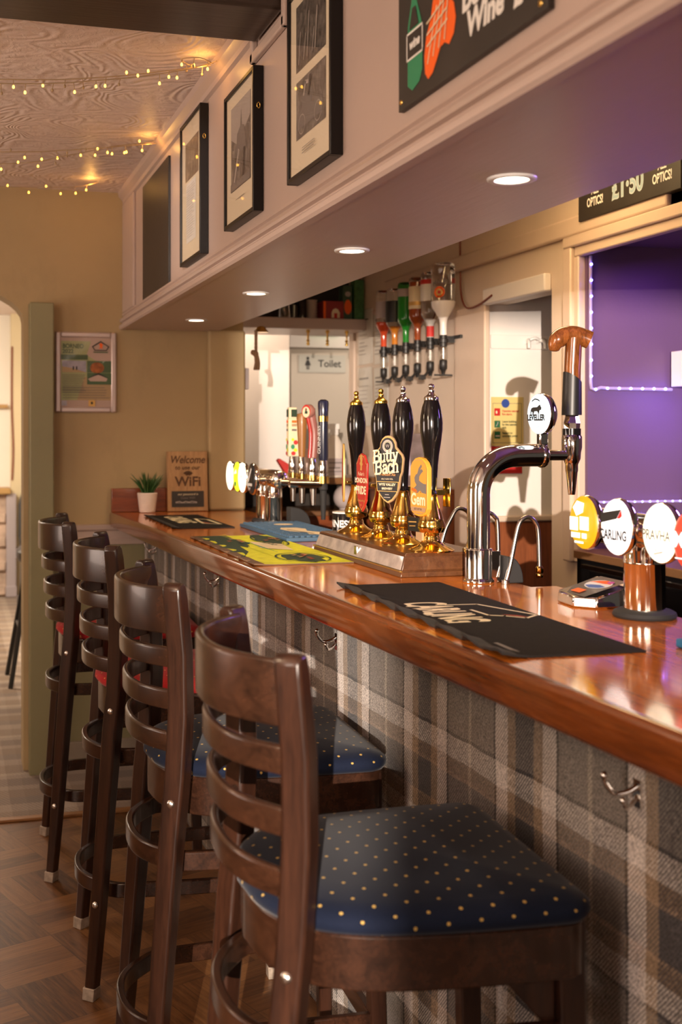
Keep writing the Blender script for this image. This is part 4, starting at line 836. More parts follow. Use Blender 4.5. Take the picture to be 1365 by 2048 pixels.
# handle: grip sleeve with slanted top, wooden shaft, cross-piece
b = B(); n = 28; lo = [b.v((1.432 + .0235 * math.cos(2 * math.pi * i / n), 2.44 + .0235 * math.sin(2 * math.pi * i / n), 1.489)) for i in range(n)]; hi = [b.v((1.434 + .0215 * math.cos(2 * math.pi * i / n), 2.44 + .0215 * math.sin(2 * math.pi * i / n), 1.578 - .014 * math.cos(2 * math.pi * i / n))) for i in range(n)]
for i in range(n): b.f([lo[i], lo[(i + 1) % n], hi[(i + 1) % n], hi[i]])
b.f(lo[::-1]); b.f(hi); obj('grip_sleeve', b, M_blk, tp, smooth=50)
b = B(); b.tube([(1.433, 2.44, 1.55), (1.434, 2.44, 1.60), (1.437, 2.44, 1.655), (1.438, 2.44, 1.672)], [.0195, .0195, .0195, .0215], 24); obj('wooden_shaft', b, M_grip, tp, smooth=60)
b = B(); cpath = smoothpath([(1.392, 2.452, 1.640), (1.395, 2.451, 1.658), (1.410, 2.448, 1.675), (1.435, 2.442, 1.680), (1.458, 2.436, 1.674), (1.474, 2.430, 1.667)], 5)
rr = [.010 + .0115 * min(1, i / 7) for i in range(len(cpath))]; rr[0] = .006; b.tube(cpath, rr, 22); obj('wooden_crosspiece', b, M_grip, tp, smooth=60)
# lit badge on the tap
def badge(parent, c, ang, rx, ry, lit, prints, depth=.022, casing=M_chrome, rim=None, name='badge'):
    Mx = face_n(c, ang); b = B(); b.M = Mx; n = 40
    prof = [(1.0, 0), (1.035, -.003), (1.04, -.008), (.97, -.6 * depth), (.75, -.9 * depth), (.35, -depth)]
    rings = [[b.v((rx * s * math.cos(2 * math.pi * i / n), ry * s * math.sin(2 * math.pi * i / n), z)) for i in range(n)] for s, z in prof]
    for r0, r1 in zip(rings, rings[1:]):
        for i in range(n): b.f([r0[i], r0[(i + 1) % n], r1[(i + 1) % n], r1[i]])
    b.f(rings[0]); b.f(rings[-1][::-1]); o = obj(name, b, casing, parent, smooth=50)
    b = B(); b.M = Mx; ringf = []
    for s, z in ((1.0, .0005), (.97, .003), (.85, .0055), (.5, .008)): ringf.append([b.v((rx * s * math.cos(2 * math.pi * i / n), ry * s * math.sin(2 * math.pi * i / n), z)) for i in range(n)])
    for r0, r1 in zip(ringf, ringf[1:]):
        for i in range(n): b.f([r0[i], r0[(i + 1) % n], r1[(i + 1) % n], r1[i]])
    ct = b.v((0, 0, .009))
    for i in range(n): b.f([ringf[-1][i], ringf[-1][(i + 1) % n], ct])
    obj('lens', b, lit, o, smooth=80)
    if prints: decal('badge_print', o, Mx, prints, .0096)
    return o
bull = [(-.020, .010), (-.017, .014), (-.010, .016), (.004, .016), (.010, .020), (.016, .022), (.017, .018), (.021, .014), (.018, .008), (.014, .009), (.012, .002), (.010, -.004), (.008, .002), (.004, .006), (-.006, .006), (-.010, -.002), (-.014, -.004), (-.013, .003), (-.017, .006), (-.019, -.004), (-.021, .002)]
badge(tp, (1.338, 2.424, 1.491), 8, .043, .047, E_sky, [('p', bull, M_ink), ('t', 'LEVELLER', 0, -.009, .019, M_ink, dict(bold=.0011, sx=.82)), ('l', [(-.014, .030), (-.004, .035), (.006, .034), (.014, .030)], .003, M_ink), ('t', 'beer', .008, -.030, .008, M_ink, dict(shear=.2))], .030)
b = B(); b.M = T(1.348, 2.428, 1.418); b.box(-.011, .011, -.009, .009, 0, .034); obj('badge_stem', b, M_chrome, tp, bevel=.003)
# black clamp covers
def clamp(label, x, y, w_, h, dep):
    b = B(); b.M = basis((x, y + dep / 2, 1.1005), (1, 0, 0), (0, 0, 1)); b.prism([(0, 0), (w_, 0)] + [(w_ * math.cos(t) ** .8 if math.cos(t) > 0 else 0, h * math.sin(t)) for t in [i * math.pi / 24 for i in range(1, 12)]] + [(0, h)], 0, dep)
    return tag(obj('clamp_cover', b, M_rub, bevel=.003), label, 'tap fitting')
clamp('black quarter-round cover at the foot of the curved chrome tap', 1.242, 2.425, .043, .062, .05)
clamp('black quarter-round cover behind the far tap tower', 1.230, 4.11, .078, .068, .06)
# ------------------------------------------------------------ tap towers
def tower(label, x, ys, yA, yB, zt, rt, cols, ped):
    t = thing('tap_tower', label, 'tap tower', (x, sum(cols) / len(cols), 1.1))
    b = B(); b.tube([(x, yA, zt), (x, yA + .004, zt), (x, yB - .004, zt), (x, yB, zt)], [rt * .9, rt, rt, rt * .9], 36); obj('cross_tube', b, M_rosy, t, smooth=60)
    for y in cols:
        b = B(); b.M = T(x, y, 1.1005); b.lathe([(0, .012), (ped, .012), (ped, .100), (ped * 1.02, .101), (ped * 1.02, .104), (ped, .105), (ped * .98, .125), (ped * .86, zt - 1.1 - rt * .5), (0, zt - 1.1 - rt * .5)], 36); obj('column', b, M_rosy, t, smooth=40)
        b = B(); b.M = T(x, y, 1.1005); b.lathe([(0, 0), (ped * 1.5, 0), (ped * 1.55, .004), (ped * 1.5, .010), (ped * 1.3, .014), (0, .014)], 36); obj('rubber_foot', b, M_rub, t, smooth=40)
    return t
nt_ = tower('near tap tower of polished tubes with four lit round badges', 1.272, 0, 1.55, 2.05, 1.262, .036, [1.905], .038)
NB = [(1.985, E_yell, 'lit yellow badge', [('p', [(-.024, .028), (-.010, .042), (.014, .038), (.010, .020), (-.012, .012)], E_cream), ('r', -.034, -.016, -.006, .010, E_cream), ('r', .000, -.014, .030, .012, E_cream), ('r', -.028, -.030, .002, -.020, E_cream), ('r', .008, -.030, .024, -.020, E_cream), ('r', -.016, -.040, .014, -.036, E_cream)]),
      (1.872, E_white, 'lit white round badge with a slanted black emblem', [('p', [(-.036, .006), (-.036, .024), (.026, .034), (.012, .016)], M_ink), ('p', [(.014, .017), (.027, .034), (.029, .022), (.022, .017)], M_redp), ('t', 'CARLING', .002, -.015, .0255, M_ink, dict(sx=.76, bold=.0007)), ('l', [(-.024, -.034), (.022, -.033)], .0012, M_gph)]),
      (1.738, E_cream, 'lit cream round badge', [('t', 'PRAVHA', .0, -.004, .025, M_gph, dict(sx=.80, bold=.0005)), ('l', [(-.004, -.036), (.018, -.031)], .003, M_lg), ('p', [(-.001, -.031), (.003, -.031), (.001, -.025)], M_lg)]),
      (1.650, E_redb, 'lit red badge', [('t', 'M', -.022, .0, .036, E_white, dict(bold=.001)), ('l', [(-.03, -.03), (.02, -.03)], .002, E_white)])]
for y, e, lab, prn in NB:
    o = badge(nt_, (1.192, y, 1.274 if y > 1.7 else 1.268), 3, .0455, .0515, e, prn, .026, M_rosy); o['label'] = lab
    b = B(); b.tube([(1.215, y, 1.270), (1.272, y, 1.263)], .013, 16); obj('badge_arm', b, M_rosy, nt_, smooth=60)
ft = tower('far tap tower of polished tubes with lit badges and four tall pump handles', 1.190, 0, 4.08, 4.52, 1.272, .034, [4.30, 4.175], .033)
for y, e, prn in ((4.515, E_pale, [('c', .0, -.03, .006, .006, M_amb), ('l', [(-.02, .02), (.015, .022)], .003, E_cream)]), (4.395, E_lime, [('c', .0, -.028, .012, .010, M_grn), ('p', [(-.02, .01), (.02, .014), (.01, .03)], E_cream)]), (4.315, E_pale, [('c', .012, .004, .005, .007, M_amb)]), (4.175, plain('unlit_badge_black', (.02, .02, .022), .15, coat=.5), [('p', [(-.03, -.01), (.02, .042), (.03, .038), (-.01, -.012)], M_wht), ('r', -.036, -.026, .036, -.016, M_wht), ('p', [(-.02, -.032), (.02, -.032), (0, -.044)], M_lg)])):
    badge(ft, (1.105, y, 1.272), 2, .050, .058, e, prn, .026, M_rosy)
    b = B(); b.tube([(1.128, y, 1.268), (1.19, y, 1.27)], .012, 14); obj('badge_arm', b, M_rosy, ft, smooth=60)
def arm(y, x=1.318):
    b = B(); b.tube([(1.19, y, 1.262), (x, y, 1.258)], .014, 16); obj('tap_arm', b, M_rosy, ft, smooth=60)
HY = [4.345, 4.225, 4.085, 3.965]; HX = 1.318
for i, y in enumerate(HY):
    arm(y)
    b = B(); b.M = T(HX, y, 0); b.lathe([(0, 1.175 if i < 3 else 1.130), (.008, 1.175 if i < 3 else 1.130), (.0125, 1.236), (.016, 1.240), (.016, 1.262), (.021, 1.268), (.021, 1.285), (.017, 1.292), (.015, 1.300), (0, 1.300)], 20); o = obj('faucet', b, M_steel if i < 3 else M_rub, ft, smooth=35)
    b = B(); b.M = T(HX, y, 0); b.lathe([(0, 1.262), (.0215, 1.262), (.0215, 1.288), (0, 1.288)], 20); obj('gilt_collar', b, M_brass, o, smooth=35)
    b = B(); b.M = T(HX, y, 0); b.lathe([(0, 1.288), (.019, 1.288), (.019, 1.298), (.0165, 1.300), (.0175, 1.310), (.0160, 1.330), (.013, 1.352), (0, 1.352)], 20); obj('chrome_ferrule', b, M_chrome, o, smooth=35)
# handle A: white box-shaped fruit cider handle
b = B(); b.M = T(HX, HY[0], 0); b.box(-.022, .022, -.017, .017, 1.352, 1.50); b.box(-.020, .012, -.016, .016, 1.50, 1.545); h = obj('tap_handle', b, M_cr, ft, bevel=.003)
pr_ = [('r', -.012, .155, .012, .185, M_dkgr), ('r', -.010, .118, .010, .128, M_tan), ('r', -.010, .132, .010, .142, M_org), ('r', -.010, .10, .010, .108, M_gph), ('c', .006, .055, .009, .009, M_redp), ('c', -.006, .038, .008, .010, M_grn), ('c', .005, .025, .008, .007, M_yel), ('c', -.006, .066, .006, .006, M_yel), ('c', -.004, .012, .009, .008, M_redp)]
decal('label', h, face_my((HX, HY[0] - .017, 1.352)), pr_); decal('label', h, face_mx((HX - .022, HY[0], 1.352)), pr_)
# handle B: plain brown wood
b = B(); b.M = T(HX, HY[1], 0); b.lathe([(0, 1.352), (.0125, 1.352), (.014, 1.37), (.019, 1.47), (.021, 1.505), (.018, 1.518), (0, 1.522)], 20); obj('tap_handle', b, plain('mid_brown_wood_handle', (.30, .13, .035), .35, coat=.3), ft, smooth=50)
# handle C: curved red handle with a round medallion
b = B(); b.M = Matrix.Identity(4); cp = smoothpath([(HX, HY[2], 1.352), (HX + .004, HY[2], 1.40), (HX + .004, HY[2], 1.45), (HX - .006, HY[2], 1.50), (HX - .010, HY[2], 1.535)], 4); b.tube(cp, [.014 + .004 * i / len(cp) for i in range(len(cp))], 18); o = obj('tap_handle', b, plain('pink_brown_handle', (.30, .12, .10), .35, coat=.3), ft, smooth=60)
b = B(); b.tube([(p.x - .016, p.y - .006, p.z) for p in cp], [.0075] * len(cp), 12); obj('red_band', b, M_cred, o, smooth=60)
b = B(); b.M = face_n((HX - .030, HY[2] - .010, 1.525), 25); b.lathe([(0, -.022), (.024, -.022), (.026, -.018), (.026, -.002), (.0245, 0), (0, 0)], 28); q = obj('medallion', b, plain('medallion_side', (.34, .15, .12), .35), o, smooth=40)
decal('medallion_print', o, face_n((HX - .030, HY[2] - .010, 1.525), 25), [('c', 0, 0, .024, .024, M_redp), ('c', 0, -.003, .020, .020, M_cr), ('p', [(-.008, -.008), (.006, -.010), (.010, -.002), (.003, .002), (.006, .008), (-.002, .014), (-.004, .004)], M_dkgr)])
# handle D: navy handle with gilt band
b = B(); b.M = T(HX, HY[3], 0); b.lathe([(0, 1.345), (.0165, 1.345), (.0185, 1.36), (.0175, 1.488), (0, 1.488)], 24); o = obj('tap_handle', b, plain('navy_black_handle', (.014, .016, .034), .2, coat=.5), ft, smooth=40)
b = B(); b.M = T(HX, HY[3], 0); b.lathe([(0, 1.486), (.0185, 1.486), (.0190, 1.506), (0, 1.506)], 24); obj('gilt_band', b, M_brass, o, smooth=40)
b = B(); b.M = T(HX, HY[3], 0); b.lathe([(0, 1.506), (.0180, 1.506), (.0205, 1.552), (.0185, 1.560), (.009, 1.566), (0, 1.566)], 24); obj('handle_top', b, plain('navy_gloss', (.016, .019, .045), .15, coat=.5), o, smooth=40)
Mv = face_n((HX, HY[3], 1.42), 20) @ T(0, 0, .0185) @ Matrix.Rotation(R(90), 4, 'Z'); decal('lettering', o, Mv, [('t', 'GUINNESS', 0, 0, .022, M_chalk, {})])
# wedge-shaped holder by the near tower
wd = thing('bar_dispenser', 'low chrome wedge with an oval swirl emblem beside the near tap tower', 'bar fitting', (1.25, 2.10, 1.1005))
b = B(); a = [b.v(p) for p in ((1.203, 2.045, 1.1005), (1.235, 2.010, 1.1005), (1.325, 2.010, 1.1005), (1.325, 2.15, 1.1005), (1.21, 2.12, 1.1005), (1.204, 2.047, 1.121), (1.236, 2.013, 1.121), (1.320, 2.013, 1.143), (1.320, 2.147, 1.147), (1.212, 2.118, 1.123))]
for q in ((4, 3, 2, 1, 0), (5, 6, 7, 8, 9), (0, 1, 6, 5), (1, 2, 7, 6), (2, 3, 8, 7), (3, 4, 9, 8), (4, 0, 5, 9)): b.f([a[i] for i in q])
obj('housing', b, M_chrome, wd, bevel=.003)
obj('rear_block', B().box(1.290, 1.331, 2.004, 2.012, 1.101, 1.138), M_blk, wd, bevel=.001)
nz = Vector((1.320 - 1.236, 0, 1.143 - 1.121)).normalized(); Mw = basis((1.266, 2.075, 1.1335), (0, -1, 0), nz)
decal('emblem', wd, Mw, [('r', -.052, -.050, .048, .052, plain('dark_chrome_plate', (.20, .17, .15), .25, .8)), ('c', .0, .014, .038, .024, M_wht), ('p', [(-.037, .016), (-.02, .030), (0, .038), (.02, .032), (.030, .024), (.006, .020), (-.02, .020)], M_org), ('p', [(-.026, -.002), (0, -.009), (.024, -.002), (.034, .008), (.01, .012), (-.014, .006)], plain('emblem_blue', (.03, .12, .42), .4)), ('c', .020, .031, .010, .006, plain('emblem_magenta', (.55, .04, .35), .4)), ('r', -.020, -.040, .014, -.022, M_org)], .002)
# black stout drum beside the first pump
gd = thing('stout_drum', 'small black lettered tin half hidden behind the hand pumps', 'tin', (1.215, 3.43, 1.1))
b = B(); b.M = T(1.222, 3.45, 1.1005); b.lathe([(0, 0), (.036, 0), (.038, .004), (.038, .026), (.040, .028), (0, .028)], 36); obj('clear_base', b, M_steel, gd, smooth=40)
b = B(); b.M = T(1.222, 3.45, 1.1005); b.lathe([(0, .028), (.042, .028), (.042, .092), (.0405, .094), (.038, .090), (0, .090)], 40); dr = obj('drum', b, M_blkg, gd, smooth=40)
b = B(); b.M = T(1.222, 3.45, 1.1005); b.lathe([(.0412, .091), (.0428, .091), (.0428, .095), (.0412, .095)][::-1], 40); obj('rim', b, M_wht, gd, smooth=40)
b = B(); bt = B(); textgeo(bt, 'GUINNESS', .031, Matrix.Identity(4), bold=.0009, sx=.95)
bmesh.ops.triangulate(bt.bm, faces=bt.bm.faces[:])
bmesh.ops.subdivide_edges(bt.bm, edges=bt.bm.edges[:], cuts=1)
for v in bt.bm.verts:
    th = R(186) + v.co.x / .0428 * 1.0; v.co = Vector((1.222 + .0427 * math.cos(th), 3.45 + .0427 * math.sin(th), 1.1005 + .058 + v.co.y))
obj('lettering', bt, M_chalk, dr)
# ------------------------------------------------------------ optics and inverted bottles on the back wall
OY = [5.155, 5.015, 4.880, 4.745, 4.605, 4.470]
G_clear = glass('clear_bottle_glass', (.93, .93, .91)); G_green = glass('green_bottle_glass', (.10, .62, .12)); G_thin = pane('optic_chamber_plastic', (.93, .93, .92), 1.6)
def liq(name, c, tr=.55): g = G(name); g.col(c); g.p(Roughness=.10, Transmission_Weight=tr * .45, IOR=1.34, Coat_Weight=.6); return g.m
L_or = liq('red_orange_spirit', (.85, .10, .03)); L_am = liq('amber_whiskey', (.80, .28, .03)); L_gr = liq('green_liqueur', (.02, .30, .03)); L_br = liq('brown_rum', (.36, .075, .018)); L_cl = liq('clear_spirit', (.85, .82, .78), .9); L_wh = plain('white_coconut_liqueur', (.92, .88, .84), .25)
rail = obj('optic_rail', B().box(2.062, 2.076, 4.40, 5.22, 1.840, 1.854).box(2.076, 2.098, 4.52, 4.55, 1.837, 1.857).box(2.076, 2.098, 5.05, 5.08, 1.837, 1.857), M_blk, bevel=.001); tag(rail, 'black bracket rail on the back wall carrying the optics', 'rail')
def bottle_up(name, label, y, r, h, glassm, liqm, lf, sh=.055, rn=.014, x=2.018, z0=1.852):
    """inverted bottle: neck down at z0"""
    t = thing('spirit_bottle', label, 'bottle', (x, y, z0), 'inverted spirit bottles on the optics')
    nk = .055
    pr_ = [(rn, 0), (rn, nk * .5), (rn * 1.05, nk)] + [(rn + (r - rn) * (.5 - .5 * math.cos(math.pi * k / 6)), nk + sh * k / 6) for k in range(1, 7)] + [(r, h - .02), (r * .96, h - .006), (r * .80, h), (r * .45, h - .012), (0, h - .016)]
    b = B(); b.M = T(x, y, z0); b.lathe([(0, 0)] + pr_, 32); obj('glass', b, glassm, t, smooth=50)
    if liqm:
        top = nk + (h - nk) * lf; q = [(a + .0005 if a else 0, z) for a, z in [(0, .002)] + pr_ if z < top]; q.append((q[-1][0], top)); q.append((0, top))
        b = B(); b.M = T(x, y, z0); b.lathe(q, 32); obj('liquid', b, liqm, t, smooth=50)
    return t
def lab(parent, y, r, z0, z1, m, a0=-115, a1=55, name='bottle_label', x=2.018, prints=None):
    b = B(); b.M = T(x, y, 0); n = 14; rr = r + .0014
    lo = [b.v((rr * math.cos(R(250 + a0 + 57 + (a1 - a0) * i / n - 57)), rr * math.sin(R(250 + a0 + (a1 - a0) * i / n)), z0)) for i in range(n + 1)]
    hi = [b.v((v.co.x - x, v.co.y - y, z1)) for v in lo]
    for i in range(n): b.f([lo[i], lo[i + 1], hi[i + 1], hi[i]])
    return obj(name, b, m, parent)
t = bottle_up('x', 'inverted red-orange spirit bottle, farthest left on the optics', OY[0], .036, .270, G_clear, L_or, .30); lab(t, OY[0], .036, 1.99, 2.07, M_lilac)
t = bottle_up('x', 'inverted amber whiskey bottle with a black square label on the optics', OY[1], .041, .262, G_clear, L_am, .16); l_ = lab(t, OY[1], .041, 1.957, 2.057, M_blk)
t = bottle_up('x', 'inverted bright green bottle on the optics', OY[2], .037, .275, G_green, L_gr, .80); lab(t, OY[2], .037, 2.062, 2.097, M_lilac)
t = bottle_up('x', 'inverted brown rum bottle with a cream and gold label on the optics', OY[3], .038, .280, G_clear, L_br, .93); lab(t, OY[3], .038, 1.992, 2.092, M_cr); lab(t, OY[3], .0384, 2.007, 2.024, M_goldp, name='gold_band')
t = bottle_up('x', 'inverted clear bottle with a white label and red cap band on the optics', OY[4], .041, .285, G_clear, L_cl, .12); lab(t, OY[4], .041, 2.012, 2.087, M_paper); lab(t, OY[4], .0414, 2.084, 2.104, M_redp, name='red_band')
b = B(); b.M = T(2.018, OY[4], 1.857); b.lathe([(.0145, .002), (.0165, .002), (.0165, .048), (.0145, .048)], 20); obj('neck_band', b, M_redp, t)
t = bottle_up('x', 'large inverted bottle of white coconut liqueur, nearest on the optics', OY[5], .051, .305, G_clear, L_wh, .36, .085)
bt = B(); textgeo(bt, 'MALIBU', .026, Matrix.Identity(4), bold=.0006)
bmesh.ops.triangulate(bt.bm, faces=bt.bm.faces[:]); bmesh.ops.subdivide_edges(bt.bm, edges=bt.bm.edges[:], cuts=1)
for v in bt.bm.verts: th = R(238) + v.co.x / .0525; v.co = Vector((2.018 + .0518 * math.cos(th), OY[5] + .0518 * math.sin(th), 2.077 + v.co.y - 6 * v.co.x ** 2))
obj('lettering', bt, M_gph, t)
b = B(); n = 14
for col_i, rr in ((0, .024), (1, .015), (2, .007)):
    ct = (R(226), 2.032); vs = []
    for i in range(20):
        th = ct[0] + rr * math.cos(i * math.pi / 10) / .0515; vs.append(b.v((2.018 + (.0518 + .0003 * col_i) * math.cos(th), OY[5] + (.0518 + .0003 * col_i) * math.sin(th), ct[1] + rr * math.sin(i * math.pi / 10))))
    b.f(vs, col_i)
obj('sun_emblem', b, [M_org, M_goldp, M_redp], t)
def optic(label, y, lever):
    x = 2.018; t = thing('optic_dispenser', label, 'optic', (x, y, 1.672), 'spirit optics below the inverted bottles')
    b = B(); b.M = T(x, y, 0); b.lathe([(0, 1.807), (.016, 1.807), (.016, 1.822), (.021, 1.824), (.021, 1.838), (.016, 1.84), (.0155, 1.856), (0, 1.856)], 24); b.box(0, .048, -.010, .010, 1.824, 1.852); obj('bottle_socket', b, M_blk, t, smooth=40)
    b = B(); b.M = T(x, y, 0); b.lathe([(0, 1.75), (.015, 1.752), (.0185, 1.758), (.0185, 1.804), (.015, 1.808), (0, 1.808)], 28); obj('measure_chamber', b, G_thin, t, smooth=50)
    b = B(); b.M = T(x, y, 0); b.lathe([(0, 1.757), (.006, 1.757), (.006, 1.802), (0, 1.802)], 12); obj('spindle', b, M_wht if lever else M_steel, t, smooth=50)
    b = B(); b.M = T(x, y, 0); b.lathe([(0, 1.69), (.007, 1.69), (.010, 1.707), (.016, 1.714), (.017, 1.746), (.015, 1.751), (0, 1.751)], 24); obj('valve_body', b, M_blk, t, smooth=40)
    b = B(); b.M = T(x, y, 0)
    if lever: b.tube(smoothpath([(-.006, -.004, 1.717), (-.022, -.006, 1.697), (-.034, -.008, 1.687), (-.040, -.008, 1.672)], 3), [.006] * 6 + [.0055] * 4, 8); b.box(-.052, -.030, -.022, .010, 1.694, 1.674)
    else: b.box(-.040, .040, -.006, .006, 1.684, 1.691)
    obj('push_lever', b, M_blk, t, bevel=.001); return t
o1 = optic('spirit optic under the farthest red-orange bottle, with a straight push bar', OY[0], 0); o2 = optic('spirit optic under the black-labelled whiskey bottle', OY[1], 1)
dup(o2, (2.018, OY[2], 1.672), 'spirit optic under the green bottle'); dup(o2, (2.018, OY[3], 1.672), 'spirit optic under the brown rum bottle'); dup(o2, (2.018, OY[4], 1.672), 'spirit optic under the clear bottle with the red neck band')
dup(o1, (2.018, OY[5], 1.672), 'spirit optic under the white coconut liqueur bottle')
# cable and notices
b = B(); b.tube(smoothpath([(2.094, 4.475, 2.49), (2.094, 4.468, 2.24), (2.092, 4.462, 2.12), (2.090, 4.45, 2.03), (2.082, 4.40, 1.975), (2.070, 4.32, 1.955), (2.066, 4.22, 1.962), (2.066, 4.12, 1.985)], 6), .004, 8); tag(obj('wall_cable', b, M_cable, smooth=60), 'thin red-brown cable looping down the back wall beside the bottles', 'cable')
for k, (y0, y1, z0, z1, lab_) in enumerate(((5.50, 5.71, 1.80, 2.08, 'upper far printed notice in a plastic sleeve'), (5.285, 5.48, 1.79, 2.06, 'upper near printed notice in a plastic sleeve catching yellow light'), (5.50, 5.71, 1.48, 1.78, 'lower far printed notice in a plastic sleeve'), (5.285, 5.48, 1.50, 1.77, 'lower near printed notice in a plastic sleeve'))):
    t = thing('wall_notice', lab_ + ' left of the bottles', 'notice', (2.097, y0, z0), 'printed notices on the back wall')
    b = B(); n = 8; a_ = [[b.v((2.0955 - .006 * math.sin(i * 1.3 + k) ** 2 * (j / 4), y0 + (y1 - y0) * i / n, z0 + (z1 - z0) * j / 4)) for i in range(n + 1)] for j in range(5)]
    for j in range(4):
        for i in range(n): b.f([a_[j][i], a_[j][i + 1], a_[j + 1][i + 1], a_[j + 1][i]])
    obj('sheet', b, M_paper, t, smooth=60)
    decal('print', t, face_mx((2.0885, y1, z0)), [('r', .03, (z1 - z0) * .80, (y1 - y0) - .05, (z1 - z0) * .83, M_gph)] + lines(.03, y1 - y0 - .03, .04, (z1 - z0) * .72, 8, M_lg, .004, .5))
    b = B(); b.box(2.0862, 2.0870, y0 - .005, y1 + .005, z0 - .005, z1 + .005); obj('plastic_sleeve', b, M_paneclear, t)
SHK = 1.118
n_before = set(bpy.data.objects)
# shelf between the bulkhead and the back wall
b = B(); b.box(1.185, 2.098, 5.00, 5.36, 1.918, 1.968); sh = thing('high_shelf', 'pale high shelf spanning behind the bulkhead with hooks beneath', 'shelf', (1.64, 5.0, 1.918)); obj('board', b, M_mauve, sh, bevel=.003)
obj('shade_panel', B().box(1.185, 2.098, 5.345, 5.36, 1.968, 2.489), M_dark, sh)  # dark sheet added so the space above the shelf looks shaded
for x in (1.608, 1.702, 1.797):
    b = B(); b.tube([(x, 5.06, 1.919), (x, 5.06, 1.865)], .0048, 10); b.M = T(x, 5.06, 0); b.lathe([(0, 1.846), (.007, 1.848), (.0085, 1.853), (.006, 1.858), (.0055, 1.864), (.009, 1.868), (.0055, 1.874), (0, 1.874)], 14); b.lathe([(.009, 1.905), (.009, 1.918), (0, 1.918), (0, 1.905)][::-1], 14); obj('hanging_hook', b, M_brass, sh, smooth=50)
def sthing(name, b, m, label, cat, **k): return tag(obj(name, b, m, **k), label, cat, 'things on the high shelf')
sthing('carton', B().box(1.826, 1.872, 5.03, 5.09, 1.9685, 2.155), plain('green_carton', (.05, .16, .05), .5, var=.35, vs=50), 'tall green carton at the wall end of the high shelf', 'carton', bevel=.002)
t = thing('snack_packet', 'green and orange packet beside the tall green carton', 'packet', (1.80, 5.08, 1.9685), 'things on the high shelf'); obj('body', B().box(1.775, 1.822, 5.05, 5.11, 1.9685, 2.13), plain('dark_green_packet', (.04, .09, .05), .4), t, bevel=.004)
decal('print', t, face_my((1.775, 5.05, 1.9685)), [('c', .024, .06, .018, .034, M_org), ('c', .024, .12, .014, .012, M_lg)])
b = B(); b.sphere((1.845, 5.06, 2.178), .028, 16); b.lathe([(0, 2.148), (.010, 2.15), (.012, 2.156), (0, 2.158)], 12, 1, (1.845, 5.06, 0)); sthing('round_ornament', b, [M_redp, M_yel], 'red round ornament on top of the tall green carton', 'ornament', smooth=60)
t = thing('snack_box', 'red snack box with a pale arch mark on the high shelf', 'box', (1.73, 5.07, 1.9685), 'things on the high shelf'); obj('body', B().box(1.672, 1.772, 5.03, 5.12, 1.9685, 2.052), plain('red_card_box', (.30, .02, .02), .45), t, bevel=.002)
decal('print', t, face_my((1.672, 5.03, 1.9685)), [('p', [(.040, .006), (.040, .03), (.048, .045), (.060, .050), (.072, .045), (.080, .03), (.080, .006)], M_cr), ('r', .052, .006, .068, .028, M_redp), ('r', 0, .0, .012, .080, M_org)])
b = B()
for i in range(7): b.lathe([(.022, i * .013), (.0265, i * .013 + .011), (.0275, i * .013 + .0125), (.0225, i * .013 + .0125)], 24, 0, (1.635, 5.09, 1.9685))
sthing('cup_stack', b, plain('pale_paper_cups', (.55, .45, .38), .6), 'stack of pale paper cups beside the red snack box', 'cups', smooth=40)
for x, h, r, m, l_ in ((1.585, .13, .022, M_blkg, 'black bottle beside the stack of paper cups'), (1.545, .09, .024, M_blkg, 'small dark jar left of the black bottle')):
    b = B(); b.lathe([(0, 0), (r, 0), (r, h * .7), (r * .5, h * .85), (r * .5, h), (0, h)], 24, 0, (x, 5.08, 1.9685)); sthing('dark_bottle', b, m, l_ + ' on the high shelf', 'bottle', smooth=40)
t = thing('upturned_glass', 'upturned drinking glass at the bulkhead end of the high shelf', 'glass', (1.495, 5.07, 1.9685), 'things on the high shelf'); b = B(); b.lathe([(.030, 0), (.026, .075), (.024, .080), (0, .080), (0, .076), (.023, .075), (.027, 0)], 28, 0, (1.495, 5.07, 1.969)); obj('bowl', b, G_clear, t, smooth=40)
for o_ in set(bpy.data.objects) - n_before:
    if o_.parent is None:      # slide the shelf and all on it further back to where the back wall ends
        if o_.type == 'EMPTY': o_.location = (Vector(o_.location) - Vector((0, 0, 1.45))) * SHK + Vector((0, 0, 1.45))
        else: o_.data.transform(T(0, 0, 1.45) @ Matrix.Scale(SHK, 4) @ T(0, 0, -1.45)); continue
        for ch in o_.children: ch.data.transform(Matrix.Scale(SHK, 4))
# brass bell with its rope under the bulkhead end
bl = thing('bell_rope', 'brown knotted rope hanging from a brass bell under the bulkhead end', 'bell', (1.335, 4.90, 1.90))
b = B(); b.M = T(1.348, 4.93, 1.918); b.lathe([(.034, -.028), (.030, -.022), (.022, -.012), (.018, -.004), (.008, 0), (0, 0)][::-1], 28); obj('bell', b, M_brass, bl, smooth=60)
b = B(); n = 60
for s in range(3): b.tube([(1.316 + .0035 * math.cos(i * .5 + s * 2.09), 4.90 + .0035 * math.sin(i * .5 + s * 2.09), 1.895 - .120 * i / n) for i in range(n + 1)], .0042, 6)
b.sphere((1.303, 4.898, 1.798), .0125, 12); b.sphere((1.314, 4.90, 1.793), .014, 12)
for s in range(5): b.tube(smoothpath([(1.316 + .005 * math.cos(s * 1.25), 4.90 + .005 * math.sin(s * 1.25), 1.795), (1.322 + .008 * math.cos(s * 1.25), 4.90 + .008 * math.sin(s * 1.25), 1.755), (1.318 + .010 * math.cos(s * 1.25), 4.90 + .010 * math.sin(s * 1.25), 1.722)], 4), .0052, 6)
obj('rope', b, M_rope, bl)
b = B(); b.box(1.285, 1.312, 5.005, 5.05, 1.64, 1.735); tag(obj('switch_box', b, M_lilac, bevel=.003), 'small pinkish box fixed on the end of the far wall', 'switch')
